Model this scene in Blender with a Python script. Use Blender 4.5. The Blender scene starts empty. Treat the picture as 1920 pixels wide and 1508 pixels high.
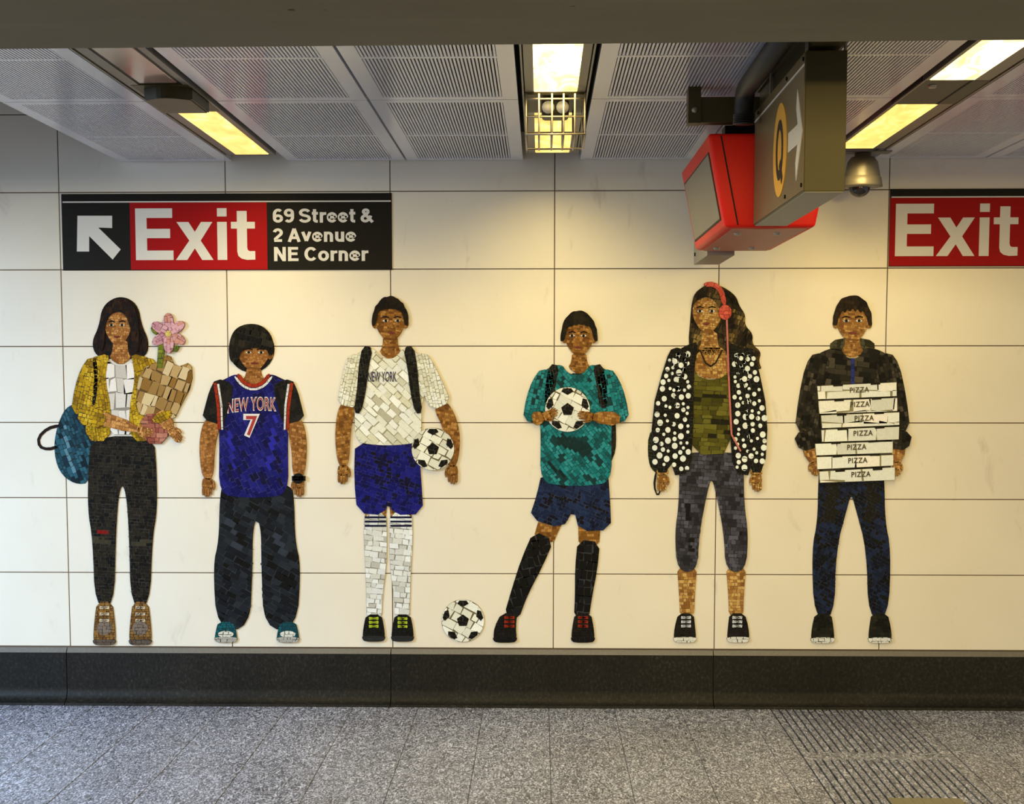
import bpy, bmesh, math, random, zlib
import numpy as np
from mathutils import Vector, Matrix

scene = bpy.context.scene
COL = scene.collection
random.seed(7)
PI = math.pi

# ------------------------------------------------------------------ camera
F_PX, CX, CY = 3101.049, 922.6261, 1003.3869
YAW, PITCH, ROLL = 0.0291, -0.098, -0.0003
CAM = Vector((2.2202, -7.7055, 1.5647))
_f = Vector((-math.sin(YAW) * math.cos(PITCH), math.cos(YAW) * math.cos(PITCH), math.sin(PITCH)))
_r = Vector((math.cos(YAW), math.sin(YAW), 0))
_u = _r.cross(_f)
R_, U_ = _r * math.cos(ROLL) + _u * math.sin(ROLL), -_r * math.sin(ROLL) + _u * math.cos(ROLL)
cam_d = bpy.data.cameras.new('camera')
cam_d.sensor_width = 36
cam_d.sensor_fit = 'HORIZONTAL'
cam_d.lens = F_PX * 36 / 1920
cam_d.shift_x = (960 - CX) / 1920
cam_d.shift_y = (CY - 754) / 1920
cam = bpy.data.objects.new('camera', cam_d)
COL.objects.link(cam)
m = Matrix((R_, U_, -_f)).transposed().to_4x4()
m.translation = CAM
cam.matrix_world = m
scene.camera = cam

# ------------------------------------------------------------------ world, lights, exposure
scene.view_settings.view_transform = 'Standard'
scene.view_settings.look = 'None'
scene.view_settings.gamma = 1
scene.view_settings.use_curve_mapping = False
scene.view_settings.exposure = 0.16
world = bpy.data.worlds.new('world')
scene.world = world
world.use_nodes = True
bg = world.node_tree.nodes['Background']
bg.inputs[0].default_value = (0.68, 0.66, 0.67, 1)
bg.inputs[1].default_value = 0.48


def area_light(name, loc, target, sx, sy, power, color, spread=180):
    l = bpy.data.lights.new(name, 'AREA')
    l.shape = 'RECTANGLE'
    l.size, l.size_y = sx, sy
    l.energy = power
    l.color = color
    l.spread = math.radians(spread)
    o = bpy.data.objects.new(name, l)
    COL.objects.link(o)
    o.location = loc
    d = Vector(target) - Vector(loc)
    o.rotation_euler = d.to_track_quat('-Z', 'Y').to_euler()
    return o


WARM = (1.0, 0.76, 0.30)
# added fill lights out of view: cool from the left, warm from behind the viewer
area_light('cool_fill_light', (-4.6, -8.3, 2.38), (-2.6, 0, 0.5), 1.6, 0.5, 29, (0.52, 0.72, 1.0), 50)
area_light('cool_fill_light', (-2.3, -2.7, 2.45), (-0.1, -1.5, 0.0), 1.2, 0.8, 66, (0.50, 0.74, 1.0), 100)
for x, w_ in ((-0.4, 52), (2.6, 60), (5.6, 118)):
    area_light('warm_fill_light', (x, -8.3, 2.37), (x * 0.6 + 1.1, 0, 0.8), 1.6, 0.35, w_, (1.0, 0.74, 0.25))
LENS_POWER = 9.5
LENS_SPREAD = 140

# ------------------------------------------------------------------ helpers


def lin(c):
    return c / 12.92 if c <= 0.04045 else ((c + 0.055) / 1.055) ** 2.4


def hexlin(h):
    h = h.lstrip('#')
    return tuple(lin(int(h[i:i + 2], 16) / 255) for i in (0, 2, 4))


def unproj(u, v, axis, val):
    d = _f + R_ * ((u - CX) / F_PX) - U_ * ((v - CY) / F_PX)
    t = (val - CAM[axis]) / d[axis]
    return CAM + d * t


def W(u, v):
    p = unproj(u, v, 1, 0.0)
    return (p.x, p.z)


def link(name, me, parent=None, origin=(0, 0, 0)):
    o = bpy.data.objects.new(name, me)
    COL.objects.link(o)
    if parent is not None:
        o.parent = parent
        ref = root_of(parent).location
        if root_of(parent) is not parent or True:
            o.location = (0, 0, 0)
    return o


def root_of(o):
    while o.parent is not None:
        o = o.parent
    return o


def thing(name, label, cat, loc, group=None):
    o = bpy.data.objects.new(name, None)
    o.empty_display_size = 0.1
    COL.objects.link(o)
    o.location = loc
    o['label'] = label
    o['category'] = cat
    if group:
        o['group'] = group
    return o


def tag(o, label, cat, group=None):
    o['label'] = label
    o['category'] = cat
    if group:
        o['group'] = group
    return o


class MB:
    """collects geometry in world coordinates and links it as one mesh object"""

    def __init__(self):
        self.v, self.f, self.mi, self.fc, self.sm = [], [], [], [], []
        self.cur = 0
        self.smooth = False

    def face(self, pts, col=None):
        b = len(self.v)
        self.v += [tuple(p) for p in pts]
        self.f.append(tuple(range(b, b + len(pts))))
        self.mi.append(self.cur)
        self.fc.append(col)
        self.sm.append(self.smooth)

    def idx(self, verts, faces, col=None):
        b = len(self.v)
        self.v += [tuple(p) for p in verts]
        for f in faces:
            self.f.append(tuple(b + i for i in f))
            self.mi.append(self.cur)
            self.fc.append(col)
            self.sm.append(self.smooth)

    def box(self, x0, x1, y0, y1, z0, z1):
        x0, x1 = min(x0, x1), max(x0, x1)
        y0, y1 = min(y0, y1), max(y0, y1)
        z0, z1 = min(z0, z1), max(z0, z1)
        V = [(x0, y0, z0), (x1, y0, z0), (x1, y1, z0), (x0, y1, z0), (x0, y0, z1), (x1, y0, z1), (x1, y1, z1), (x0, y1, z1)]
        self.idx(V, [(0, 3, 2, 1), (4, 5, 6, 7), (0, 1, 5, 4), (1, 2, 6, 5), (2, 3, 7, 6), (3, 0, 4, 7)])

    def bevel_box(self, x0, x1, y0, y1, z0, z1, b):
        bm = bmesh.new()
        bmesh.ops.create_cube(bm, size=1)
        for v in bm.verts:
            v.co = Vector(((x0 + x1) / 2 + v.co.x * (x1 - x0), (y0 + y1) / 2 + v.co.y * (y1 - y0), (z0 + z1) / 2 + v.co.z * (z1 - z0)))
        bmesh.ops.bevel(bm, geom=bm.edges[:], offset=b, segments=2, affect='EDGES', profile=0.5)
        bm.verts.index_update()
        self.idx([v.co[:] for v in bm.verts], [[v.index for v in f.verts] for f in bm.faces])
        bm.free()

    def prism(self, pts, d0, d1, mapf):
        """pts 2D outline; mapf(a, b, d) -> xyz; closed prism from depth d0 to d1"""
        n = len(pts)
        V = [mapf(a, b, d0) for a, b in pts] + [mapf(a, b, d1) for a, b in pts]
        F = [tuple(range(n)), tuple(range(2 * n - 1, n - 1, -1))]
        F += [(i, n + i, n + (i + 1) % n, (i + 1) % n) for i in range(n)]
        self.idx(V, F)

    def tube(self, path, r, n=10, cap=True):
        path = [Vector(p) for p in path]
        rings = []
        up = Vector((0.123, 0.35, 0.93)).normalized()
        for i, p in enumerate(path):
            t = (path[min(i + 1, len(path) - 1)] - path[max(i - 1, 0)]).normalized()
            a = t.cross(up)
            if a.length < 1e-3:
                a = t.cross(Vector((1, 0, 0)))
            a.normalize()
            b = t.cross(a)
            rr = r[i] if isinstance(r, (list, tuple)) else r
            rings.append([p + (a * math.cos(2 * PI * k / n) + b * math.sin(2 * PI * k / n)) * rr for k in range(n)])
        V = [q for ring in rings for q in ring]
        F = []
        for i in range(len(rings) - 1):
            for k in range(n):
                F.append((i * n + k, i * n + (k + 1) % n, (i + 1) * n + (k + 1) % n, (i + 1) * n + k))
        if cap:
            F.append(tuple(range(n))[::-1])
            F.append(tuple(range((len(rings) - 1) * n, len(rings) * n)))
        s = self.smooth
        self.smooth = True
        self.idx(V, F)
        self.smooth = s

    def lathe(self, prof, cx, cy, n=32):
        V, F = [], []
        for r, z in prof:
            V += [(cx + r * math.cos(2 * PI * k / n), cy + r * math.sin(2 * PI * k / n), z) for k in range(n)]
        for i in range(len(prof) - 1):
            for k in range(n):
                F.append((i * n + k, i * n + (k + 1) % n, (i + 1) * n + (k + 1) % n, (i + 1) * n + k))
        s = self.smooth
        self.smooth = True
        self.idx(V, F)
        self.smooth = s

    def build(self, name, mats, parent=None, weld=False, fixn=True):
        if not isinstance(mats, (list, tuple)):
            mats = [mats]
        ref = Vector((0, 0, 0))
        if parent is not None:
            p = parent
            while p is not None:
                ref += p.location
                p = p.parent
        me = bpy.data.meshes.new(name)
        me.from_pydata([(a - ref.x, b - ref.y, c - ref.z) for a, b, c in self.v], [], self.f)
        for mt in mats:
            me.materials.append(mt)
        me.polygons.foreach_set('material_index', self.mi)
        me.polygons.foreach_set('use_smooth', self.sm)
        if any(c is not None for c in self.fc):
            at = me.color_attributes.new('Col', 'FLOAT_COLOR', 'CORNER')
            arr = []
            for f, c in zip(self.f, self.fc):
                c = c or (0.5, 0.5, 0.5)
                arr += [c[0], c[1], c[2], 1.0] * len(f)
            at.data.foreach_set('color', arr)
        if fixn:
            bm = bmesh.new()
            bm.from_mesh(me)
            if weld:
                bmesh.ops.remove_doubles(bm, verts=bm.verts[:], dist=1e-5)
            bmesh.ops.recalc_face_normals(bm, faces=bm.faces[:])
            bm.to_mesh(me)
            bm.free()
        o = bpy.data.objects.new(name, me)
        COL.objects.link(o)
        if parent is not None:
            o.parent = parent
        return o


# ------------------------------------------------------------------ materials


def mat(name, col, rough=0.5, metal=0.0, spec=0.5):
    m = bpy.data.materials.new(name)
    m.use_nodes = True
    b = m.node_tree.nodes['Principled BSDF']
    b.inputs['Base Color'].default_value = (*col, 1)
    b.inputs['Roughness'].default_value = rough
    b.inputs['Metallic'].default_value = metal
    b.inputs['Specular IOR Level'].default_value = spec
    return m


def N(m, t, **kw):
    n = m.node_tree.nodes.new(t)
    for k, v in kw.items():
        setattr(n, k, v)
    return n


def L(m, a, b):
    m.node_tree.links.new(a, b)


def ramp(m, stops):
    r = N(m, 'ShaderNodeValToRGB')
    els = r.color_ramp.elements
    while len(els) < len(stops):
        els.new(0.5)
    for e, (p, c) in zip(els, stops):
        e.position = p
        e.color = (*c, 1)
    return r


def mixrgb(m, a, b, fac, mode='MIX'):
    n = N(m, 'ShaderNodeMix', data_type='RGBA', blend_type=mode)
    for s, v in ((0, fac), (6, a), (7, b)):
        if hasattr(v, 'links') or hasattr(v, 'is_output'):
            L(m, v, n.inputs[s])
        else:
            n.inputs[s].default_value = v if s == 0 else (*v, 1)
    return n.outputs[2]


def noise(m, vec, scale, detail=4, rough=0.55, dist=0.0):
    n = N(m, 'ShaderNodeTexNoise')
    n.inputs['Scale'].default_value = scale
    n.inputs['Detail'].default_value = detail
    n.inputs['Roughness'].default_value = rough
    n.inputs['Distortion'].default_value = dist
    L(m, vec, n.inputs['Vector'])
    return n.outputs['Fac']


def worldpos(m, sc=(1, 1, 1)):
    g = N(m, 'ShaderNodeNewGeometry')
    mp = N(m, 'ShaderNodeMapping')
    mp.inputs['Scale'].default_value = sc
    L(m, g.outputs['Position'], mp.inputs['Vector'])
    return mp.outputs['Vector']


def bsdf(m):
    return m.node_tree.nodes['Principled BSDF']


# wall panels: glazed off-white with faint smudges
M_WALL = mat('glazed_wall_panel', (0.8, 0.78, 0.74), 0.30, spec=0.4)
wp = worldpos(M_WALL)
big = noise(M_WALL, wp, 2.3, 3)
sm = noise(M_WALL, worldpos(M_WALL, (9, 9, 4)), 1.0, 6, 0.62, 0.6)
fine = noise(M_WALL, worldpos(M_WALL, (30, 30, 12)), 1.0, 5, 0.7, 1.2)
c1 = ramp(M_WALL, [(0.3, (0.78, 0.735, 0.64)), (0.7, (0.82, 0.78, 0.69))])
L(M_WALL, big, c1.inputs[0])
r2 = ramp(M_WALL, [(0.62, (0, 0, 0)), (0.80, (1, 1, 1))])
L(M_WALL, sm, r2.inputs[0])
c2 = mixrgb(M_WALL, c1.outputs[0], (0.60, 0.55, 0.48), r2.outputs[0])
r3 = ramp(M_WALL, [(0.70, (0, 0, 0)), (0.78, (0.55, 0.55, 0.55))])
L(M_WALL, fine, r3.inputs[0])
c3 = mixrgb(M_WALL, c2, (0.48, 0.42, 0.34), r3.outputs[0])
L(M_WALL, c3, bsdf(M_WALL).inputs['Base Color'])
M_GROUT = mat('wall_joint', (0.16, 0.11, 0.075), 0.9)

# polished granite floor
M_FLOOR = mat('speckled_granite', (0.3, 0.3, 0.3), 0.42, spec=0.45)
w1 = worldpos(M_FLOOR, (62, 22, 62))
w2 = worldpos(M_FLOOR, (150, 55, 150))
n1 = noise(M_FLOOR, w1, 1.0, 5, 0.72, 1.5)
n2 = noise(M_FLOOR, w2, 1.0, 4, 0.75)
r = ramp(M_FLOOR, [(0.40, (0.014, 0.015, 0.022)), (0.46, (0.092, 0.099, 0.138)), (0.515, (0.225, 0.24, 0.325)), (0.585, (0.66, 0.69, 0.88))])
mm = N(M_FLOOR, 'ShaderNodeMath', operation='MULTIPLY_ADD')
mm.inputs[1].default_value = 0.5
L(M_FLOOR, n1, mm.inputs[0])
mm2 = N(M_FLOOR, 'ShaderNodeMath', operation='MULTIPLY')
mm2.inputs[1].default_value = 0.5
L(M_FLOOR, n2, mm2.inputs[0])
L(M_FLOOR, mm2.outputs[0], mm.inputs[2])
L(M_FLOOR, mm.outputs[0], r.inputs[0])
dirt = noise(M_FLOOR, worldpos(M_FLOOR, (1.3, 1.3, 1.3)), 1.0, 4)
rd = ramp(M_FLOOR, [(0.35, (0.80, 0.78, 0.76)), (0.65, (1, 1, 1))])
L(M_FLOOR, dirt, rd.inputs[0])
L(M_FLOOR, mixrgb(M_FLOOR, r.outputs[0], rd.outputs[0], 1.0, 'MULTIPLY'), bsdf(M_FLOOR).inputs['Base Color'])
bmp = N(M_FLOOR, 'ShaderNodeBump')
bmp.inputs['Strength'].default_value = 0.12
bmp.inputs['Distance'].default_value = 0.002
L(M_FLOOR, n1, bmp.inputs['Height'])
L(M_FLOOR, bmp.outputs[0], bsdf(M_FLOOR).inputs['Normal'])
M_FJOINT = mat('floor_joint', (0.07, 0.065, 0.06), 0.9)
M_PIT = mat('drain_pit', (0.006, 0.006, 0.006), 1.0)

# dark granite base
M_BASE = mat('dark_granite', (0.03, 0.03, 0.028), 0.5, spec=0.2)
n1 = noise(M_BASE, worldpos(M_BASE, (85, 85, 55)), 1.0, 5, 0.7)
n2 = noise(M_BASE, worldpos(M_BASE, (3, 3, 2)), 1.0, 5, 0.6)
r = ramp(M_BASE, [(0.35, (0.005, 0.005, 0.0047)), (0.55, (0.012, 0.0118, 0.011)), (0.75, (0.042, 0.040, 0.037))])
L(M_BASE, n1, r.inputs[0])
rr = ramp(M_BASE, [(0.35, (0.7, 0.7, 0.7)), (0.7, (1.35, 1.3, 1.25))])
L(M_BASE, n2, rr.inputs[0])
L(M_BASE, mixrgb(M_BASE, r.outputs[0], rr.outputs[0], 1.0, 'MULTIPLY'), bsdf(M_BASE).inputs['Base Color'])
M_BASETOP = mat('lit_granite_edge', (0.12, 0.115, 0.105), 0.6)  # light caught by the chamfer, put into a paler granite colour
L(M_BASETOP, mixrgb(M_BASETOP, (0.10, 0.096, 0.088), (0.17, 0.16, 0.145), noise(M_BASETOP, worldpos(M_BASETOP, (90, 90, 90)), 1.0, 4)), bsdf(M_BASETOP).inputs['Base Color'])

# ceiling
M_CEIL = mat('lacquered_ceiling_metal', (0.50, 0.49, 0.50), 0.20, metal=0.0, spec=0.6)
n1 = noise(M_CEIL, worldpos(M_CEIL, (2, 1.2, 2)), 1.0, 4)
L(M_CEIL, mixrgb(M_CEIL, (0.70, 0.72, 0.82), (0.80, 0.82, 0.90), n1), bsdf(M_CEIL).inputs['Base Color'])
M_DARK = mat('black_void', (0.008, 0.008, 0.008), 0.9)
M_PLENUM = mat('plenum_grey', (0.03, 0.03, 0.03), 0.9)

# concrete beam
M_CONC = mat('dark_concrete', (0.12, 0.11, 0.085), 0.85)
n1 = noise(M_CONC, worldpos(M_CONC, (1.6, 5, 5)), 1.0, 5, 0.6)
n2 = noise(M_CONC, worldpos(M_CONC, (16, 16, 16)), 1.0, 3)
c = mixrgb(M_CONC, (0.17, 0.149, 0.092), (0.28, 0.25, 0.165), n1)
rs = ramp(M_CONC, [(0.22, (0.25, 0.2, 0.15)), (0.27, (1, 1, 1))])
L(M_CONC, n2, rs.inputs[0])
L(M_CONC, mixrgb(M_CONC, c, rs.outputs[0], 1.0, 'MULTIPLY'), bsdf(M_CONC).inputs['Base Color'])

M_OLIVE = mat('olive_painted_metal', (0.085, 0.075, 0.042), 0.45, spec=0.4)
n1 = noise(M_OLIVE, worldpos(M_OLIVE, (6, 6, 14)), 1.0, 4)
L(M_OLIVE, mixrgb(M_OLIVE, (0.046, 0.036, 0.009), (0.070, 0.055, 0.015), n1), bsdf(M_OLIVE).inputs['Base Color'])
M_PLATE = mat('dark_brown_plate', (0.03, 0.022, 0.010), 0.5)
M_RAIL = mat('lamp_rail_metal', (0.22, 0.20, 0.17), 0.4, metal=0.4)
M_BLACK = mat('black_enamel', (0.008, 0.007, 0.006), 0.5, spec=0.15)
M_BLACKPIPE = mat('black_conduit', (0.012, 0.011, 0.010), 0.5)
M_STEEL = mat('brushed_steel', (0.42, 0.39, 0.34), 0.38, metal=0.85)
M_SIGNRED = mat('sign_red', (0.37, 0.004, 0.006), 0.55, spec=0.12)
M_SIGNWHITE = mat('sign_white', (0.74, 0.73, 0.70), 0.45)
M_RED = mat('red_housing', (0.62, 0.016, 0.012), 0.45, spec=0.2)
n1 = noise(M_RED, worldpos(M_RED, (8, 8, 8)), 1.0, 3)
L(M_RED, mixrgb(M_RED, (0.68, 0.010, 0.006), (0.76, 0.014, 0.008), n1), bsdf(M_RED).inputs['Base Color'])
M_SCREEN = mat('unlit_screen', (0.16, 0.145, 0.11), 0.35)
M_YELLOW = mat('route_yellow', (0.80, 0.42, 0.03), 0.45)
M_DOME = mat('dome_glass', (0.02, 0.02, 0.025), 0.06, spec=0.8)
M_CAMHOUSE = mat('camera_housing', (0.26, 0.235, 0.18), 0.4, metal=0.3)
M_WIRE = mat('guard_wire', (0.42, 0.36, 0.26), 0.4, metal=0.6)
M_BRASS = mat('hatch_metal', (0.20, 0.18, 0.12), 0.5, metal=0.3)

# lamp lens: lit from inside by the tube that runs along it
M_LENS = mat('glowing_lens', (0.6, 0.5, 0.3), 0.5)
e = bsdf(M_LENS)
n1 = noise(M_LENS, worldpos(M_LENS, (9, 3, 1)), 1.0, 4, 0.6, 1.5)
r = ramp(M_LENS, [(0.30, (0.90, 0.56, 0.10)), (0.52, (1.10, 0.78, 0.18)), (0.68, (1.7, 1.35, 0.42)), (0.8, (2.4, 2.1, 1.1))])
L(M_LENS, n1, r.inputs[0])
L(M_LENS, r.outputs[0], e.inputs['Emission Color'])
e.inputs['Emission Strength'].default_value = 1.0
M_LENS2 = mat('bright_glowing_lens', (0.6, 0.5, 0.3), 0.5)
e = bsdf(M_LENS2)
n1 = noise(M_LENS2, worldpos(M_LENS2, (9, 3, 1)), 1.0, 4, 0.6, 1.5)
r = ramp(M_LENS2, [(0.28, (1.1, 0.80, 0.22)), (0.45, (1.7, 1.4, 0.55)), (0.62, (3.0, 2.7, 1.6)), (0.75, (4, 3.7, 2.6))])
L(M_LENS2, n1, r.inputs[0])
L(M_LENS2, r.outputs[0], e.inputs['Emission Color'])
e.inputs['Emission Strength'].default_value = 1.0
M_LENSOFF = mat('unlit_lens', (0.30, 0.20, 0.15), 0.12, spec=0.8)
L(M_LENSOFF, mixrgb(M_LENSOFF, (0.50, 0.42, 0.32), (0.42, 0.17, 0.11), noise(M_LENSOFF, worldpos(M_LENSOFF, (7, 2, 1)), 1.0, 3)), bsdf(M_LENSOFF).inputs['Base Color'])

# mosaic
M_TILE = mat('mosaic_tessera', (0.5, 0.5, 0.5), 0.45, spec=0.07)
at = N(M_TILE, 'ShaderNodeVertexColor', layer_name='Col')
vn = noise(M_TILE, worldpos(M_TILE, (150, 150, 150)), 1.0, 3)
rv = ramp(M_TILE, [(0.3, (0.93, 0.93, 0.93)), (0.7, (1.07, 1.07, 1.07))])
L(M_TILE, vn, rv.inputs[0])
L(M_TILE, mixrgb(M_TILE, at.outputs['Color'], rv.outputs[0], 1.0, 'MULTIPLY'), bsdf(M_TILE).inputs['Base Color'])
GROUTS = {}


def grout(col):
    k = tuple(round(c, 3) for c in col)
    if k not in GROUTS:
        GROUTS[k] = mat('mosaic_grout', col, 0.9)
    return GROUTS[k]


# ------------------------------------------------------------------ the wall
JX = [-2.29, -1.53, -0.770, -0.008, 0.766, 1.527, 2.284, 3.039, 3.808, 4.578, 5.34, 6.10]
ZB, HR, ZC = 0.2696, 0.354, 2.533
JZ = [ZB + k * HR for k in range(9)]
GAP = 0.0022
b = MB()
b.box(JX[0], JX[-1], 0.006, 0.16, 0.0, 3.14)
wall = b.build('wall_back', M_GROUT)
wall['kind'] = 'structure'
wall['label'] = 'pale glazed panel wall of the subway corridor'
for j in range(8):
    for i in range(len(JX) - 1):
        p = MB()
        x0, x1, z0, z1 = JX[i] + GAP, JX[i + 1] - GAP, JZ[j] + GAP, min(JZ[j + 1], 3.13) - GAP
        c_ = 0.0012
        V = [(x0, 0.006, z0), (x1, 0.006, z0), (x1, 0.006, z1), (x0, 0.006, z1), (x0, c_, z0), (x1, c_, z0), (x1, c_, z1), (x0, c_, z1),
             (x0 + c_, 0, z0 + c_), (x1 - c_, 0, z0 + c_), (x1 - c_, 0, z1 - c_), (x0 + c_, 0, z1 - c_)]
        Fq = [(8, 9, 10, 11)] + [(k, (k + 1) % 4, 4 + (k + 1) % 4, 4 + k) for k in range(4)] + [(4 + k, 4 + (k + 1) % 4, 8 + (k + 1) % 4, 8 + k) for k in range(4)] + [(3, 2, 1, 0)]
        p.idx(V, Fq)
        p.build('wall_panel', M_WALL, wall)

# base course along the wall
prof = [(0.0, 0.0), (0.0, ZB - 0.004), (-0.004, ZB - 0.004), (-0.022, ZB - 0.026), (-0.022, 0.075)]
for k in range(1, 17):
    a = k / 16 * PI / 2
    prof.append((-0.022 - 0.055 * (1 - math.cos(a)), 0.075 - 0.063 * math.sin(a)))
prof += [(-0.079, 0.0)]
bx = [-2.29, -1.545, -0.022, 1.519, 3.034, 4.556, 6.08]
bb = MB()
bb.box(-2.28, 6.05, -0.016, 0.004, 0.0, ZB - 0.02)
base = bb.build('baseboard_back', M_BLACK)
base['kind'] = 'structure'
base['label'] = 'dark granite base course along the foot of the wall'
for i in range(len(bx) - 1):
    p = MB()
    x0, x1 = bx[i] + 0.002, bx[i + 1] - 0.002
    n = len(prof)
    V = [(x0, y, z) for y, z in prof] + [(x1, y, z) for y, z in prof]
    for k in range(n):
        k2 = (k + 1) % n
        p.cur = 1 if k == 2 else 0
        p.face([V[k], V[n + k], V[n + k2], V[k2]])
    p.cur = 0
    p.smooth = False
    p.face(V[:n][::-1])
    p.face(V[n:])
    p.build('base_block', [M_BASE, M_BASETOP], base)

# ------------------------------------------------------------------ the floor
b = MB()
b.cur = 0
b.box(-3.0, 7.0, -9.5, 0.1, -0.2, -0.12)
b.box(-3.0, 3.297, -9.5, 0.1, -0.12, -0.003)
b.box(3.925, 7.0, -9.5, 0.1, -0.12, -0.003)
b.cur = 1
b.box(3.297, 3.925, -9.5, -1.905, -0.12, -0.001)
b.box(-3.0, -2.024, -9.5, 0.1, -0.10, -0.0005)
b.box(6.245, 7.0, -9.5, 0.1, -0.10, -0.0005)
b.box(-2.024, 3.297, -9.5, -2.80, -0.10, -0.0005)
b.box(3.925, 6.245, -9.5, -2.80, -0.10, -0.0005)
floor = b.build('floor', [M_FJOINT, M_FLOOR])
floor['kind'] = 'structure'
floor['label'] = 'speckled grey granite floor of the corridor'
T = 0.3062
tile_me = {}


def floor_tile(x0, x1, y0, y1):
    p = MB()
    g, c_ = 0.0013, 0.0012
    x0, x1, y0, y1 = x0 + g, x1 - g, y0 + g, y1 - g
    zt = random.uniform(-0.0004, 0.0003)
    V = [(x0, y0, -0.01), (x1, y0, -0.01), (x1, y1, -0.01), (x0, y1, -0.01), (x0, y0, zt - c_), (x1, y0, zt - c_), (x1, y1, zt - c_), (x0, y1, zt - c_),
         (x0 + c_, y0 + c_, zt), (x1 - c_, y0 + c_, zt), (x1 - c_, y1 - c_, zt), (x0 + c_, y1 - c_, zt)]
    p.idx(V, [(8, 9, 10, 11)] + [(k, (k + 1) % 4, 4 + (k + 1) % 4, 4 + k) for k in range(4)] + [(4 + k, 4 + (k + 1) % 4, 8 + (k + 1) % 4, 8 + k) for k in range(4)])
    p.build('floor_tile', M_FLOOR, floor)


cols = []
for k in range(-14, 13):
    cols.append((2.264 + k * T, 2.264 + (k + 1) * T))
for ci, (x0, x1) in enumerate(cols):
    if x0 >= 3.297 and x1 <= 3.93:
        continue
    if x0 < 3.297 < x1:
        x1 = 3.296
    if x0 < 3.925 < x1:
        x0 = 3.926
    if x1 - x0 < 0.03:
        continue
    off = 0.0 if ci % 2 else -T / 2
    y = -0.06 + off + T / 2
    y = min(y, -0.03)
    top = -0.03
    yy = -0.198 if ci % 2 else -0.052
    edges = [top]
    while yy > -2.70:
        edges.append(yy)
        yy -= T
    edges.append(-2.799)
    for a, c_ in zip(edges[:-1], edges[1:]):
        if a - c_ > 0.02:
            floor_tile(x0, x1, c_, a)

# slotted stone drain covers in the strip by the wall


def drain_cover(y0, y1, s0, s1, label):
    t = thing('drain_cover', label, 'drain cover', (3.611, y0, 0.0), 'slotted drain covers')
    x0, x1 = 3.301, 3.921
    p = MB()
    zb = -0.05
    p.box(x0, x1, y0, s0, zb, 0)
    p.box(x0, x1, s1, y1, zb, 0)
    ns, sw = 17, 0.009
    sx0, sx1 = 3.335, 3.868
    xs = [sx0 + (sx1 - sx0) * i / (ns - 1) for i in range(ns)]
    left = x0
    for x in xs:
        p.box(left, x - sw / 2, s0, s1, zb, 0)
        left = x + sw / 2
    p.box(left, x1, s0, s1, zb, 0)
    p.build('slotted_slab', M_FLOOR, t)
    q = MB()
    q.box(x0 + 0.002, x1 - 0.002, y0 + 0.002, y1 - 0.002, -0.11, -0.052)
    q.build('drain_trough', M_PIT, t)


drain_cover(-1.008, -0.030, -0.949, -0.066, 'slotted granite drain cover touching the dark wall base')
drain_cover(-1.900, -1.012, -1.83, -1.072, 'slotted granite drain cover with the small metal hatch on it')
b = MB()
b.bevel_box(3.50, 3.765, -1.93, -1.705, 0.0005, 0.007, 0.0015)
for k in range(7):
    b.box(3.51 + k * 0.036, 3.518 + k * 0.036, -1.92, -1.715, 0.007, 0.0082)
tag(b.build('floor_hatch', M_BRASS), 'small ribbed metal hatch lying on the slotted drain cover', 'hatch')

# ------------------------------------------------------------------ ceiling
b = MB()
b.box(0.276, 6.1, -9.5, 0.16, 2.66, 2.74)
b.box(0.276, 0.30, -9.5, 0.16, 2.56, 3.14)
b.box(-2.3, 0.276, -9.5, 0.16, 3.14, 3.2)
ceil = b.build('ceiling', M_PLENUM)
ceil['kind'] = 'structure'
ceil['label'] = 'ceiling of slotted grey metal panels'
PX = [(0.280, 0.800), (1.058, 1.598), (1.608, 2.138), (2.400, 2.930), (2.940, 3.470), (3.735, 4.228), (4.240, 4.78), (5.04, 5.58)]
PY = [(-1.683, -0.004), (-3.375, -1.692)]
for (x0, x1) in PX:
    for (y0, y1) in PY:
        fr = MB()
        t0, t1 = ZC, ZC + 0.022
        bd = 0.055
        ym = (y0 + y1) / 2 + 0.05
        ymb = 0.012
        fr.box(x0, x0 + bd, y0, y1, t0, t1)
        fr.box(x1 - bd, x1, y0, y1, t0, t1)
        fr.box(x0 + bd, x1 - bd, y0, y0 + bd, t0, t1)
        fr.box(x0 + bd, x1 - bd, y1 - bd, y1, t0, t1)
        fr.box(x0 + bd, x1 - bd, ym - ymb, ym + ymb, t0, t1)
        fr.box(x0, x1, y0, y1, t1 + 0.002, t1 + 0.004)
        pn = fr.build('ceiling_panel', M_CEIL, ceil)
        sl = MB()
        n = 36
        a0, a1 = x0 + bd, x1 - bd
        pit = (a1 - a0) / n
        for (q0, q1) in ((y0 + bd, ym - ymb), (ym + ymb, y1 - bd)):
            for k in range(n):
                u0, u1 = a0 + pit * (k + 0.22), a0 + pit * (k + 0.80)
                z = ZC + 0.0005
                sl.face([(u0, q0, z), (u0, q1, z), (u1, q1, z), (u1, q0, z)])
                sl.face([(u0, q0, z), (u0, q0, z + 0.012), (u0, q1, z + 0.012), (u0, q1, z)])
                sl.face([(u1, q0, z), (u1, q1, z), (u1, q1, z + 0.012), (u1, q0, z + 0.012)])
        so = sl.build('slat_field', M_CEIL, pn, fixn=False)
        so['kind'] = 'stuff'
        bk = MB()
        bk.box(a0, a1, y0 + bd, y1 - bd, ZC + 0.018, ZC + 0.0205)
        bk.build('backing_sheet', M_DARK, pn)

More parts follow.
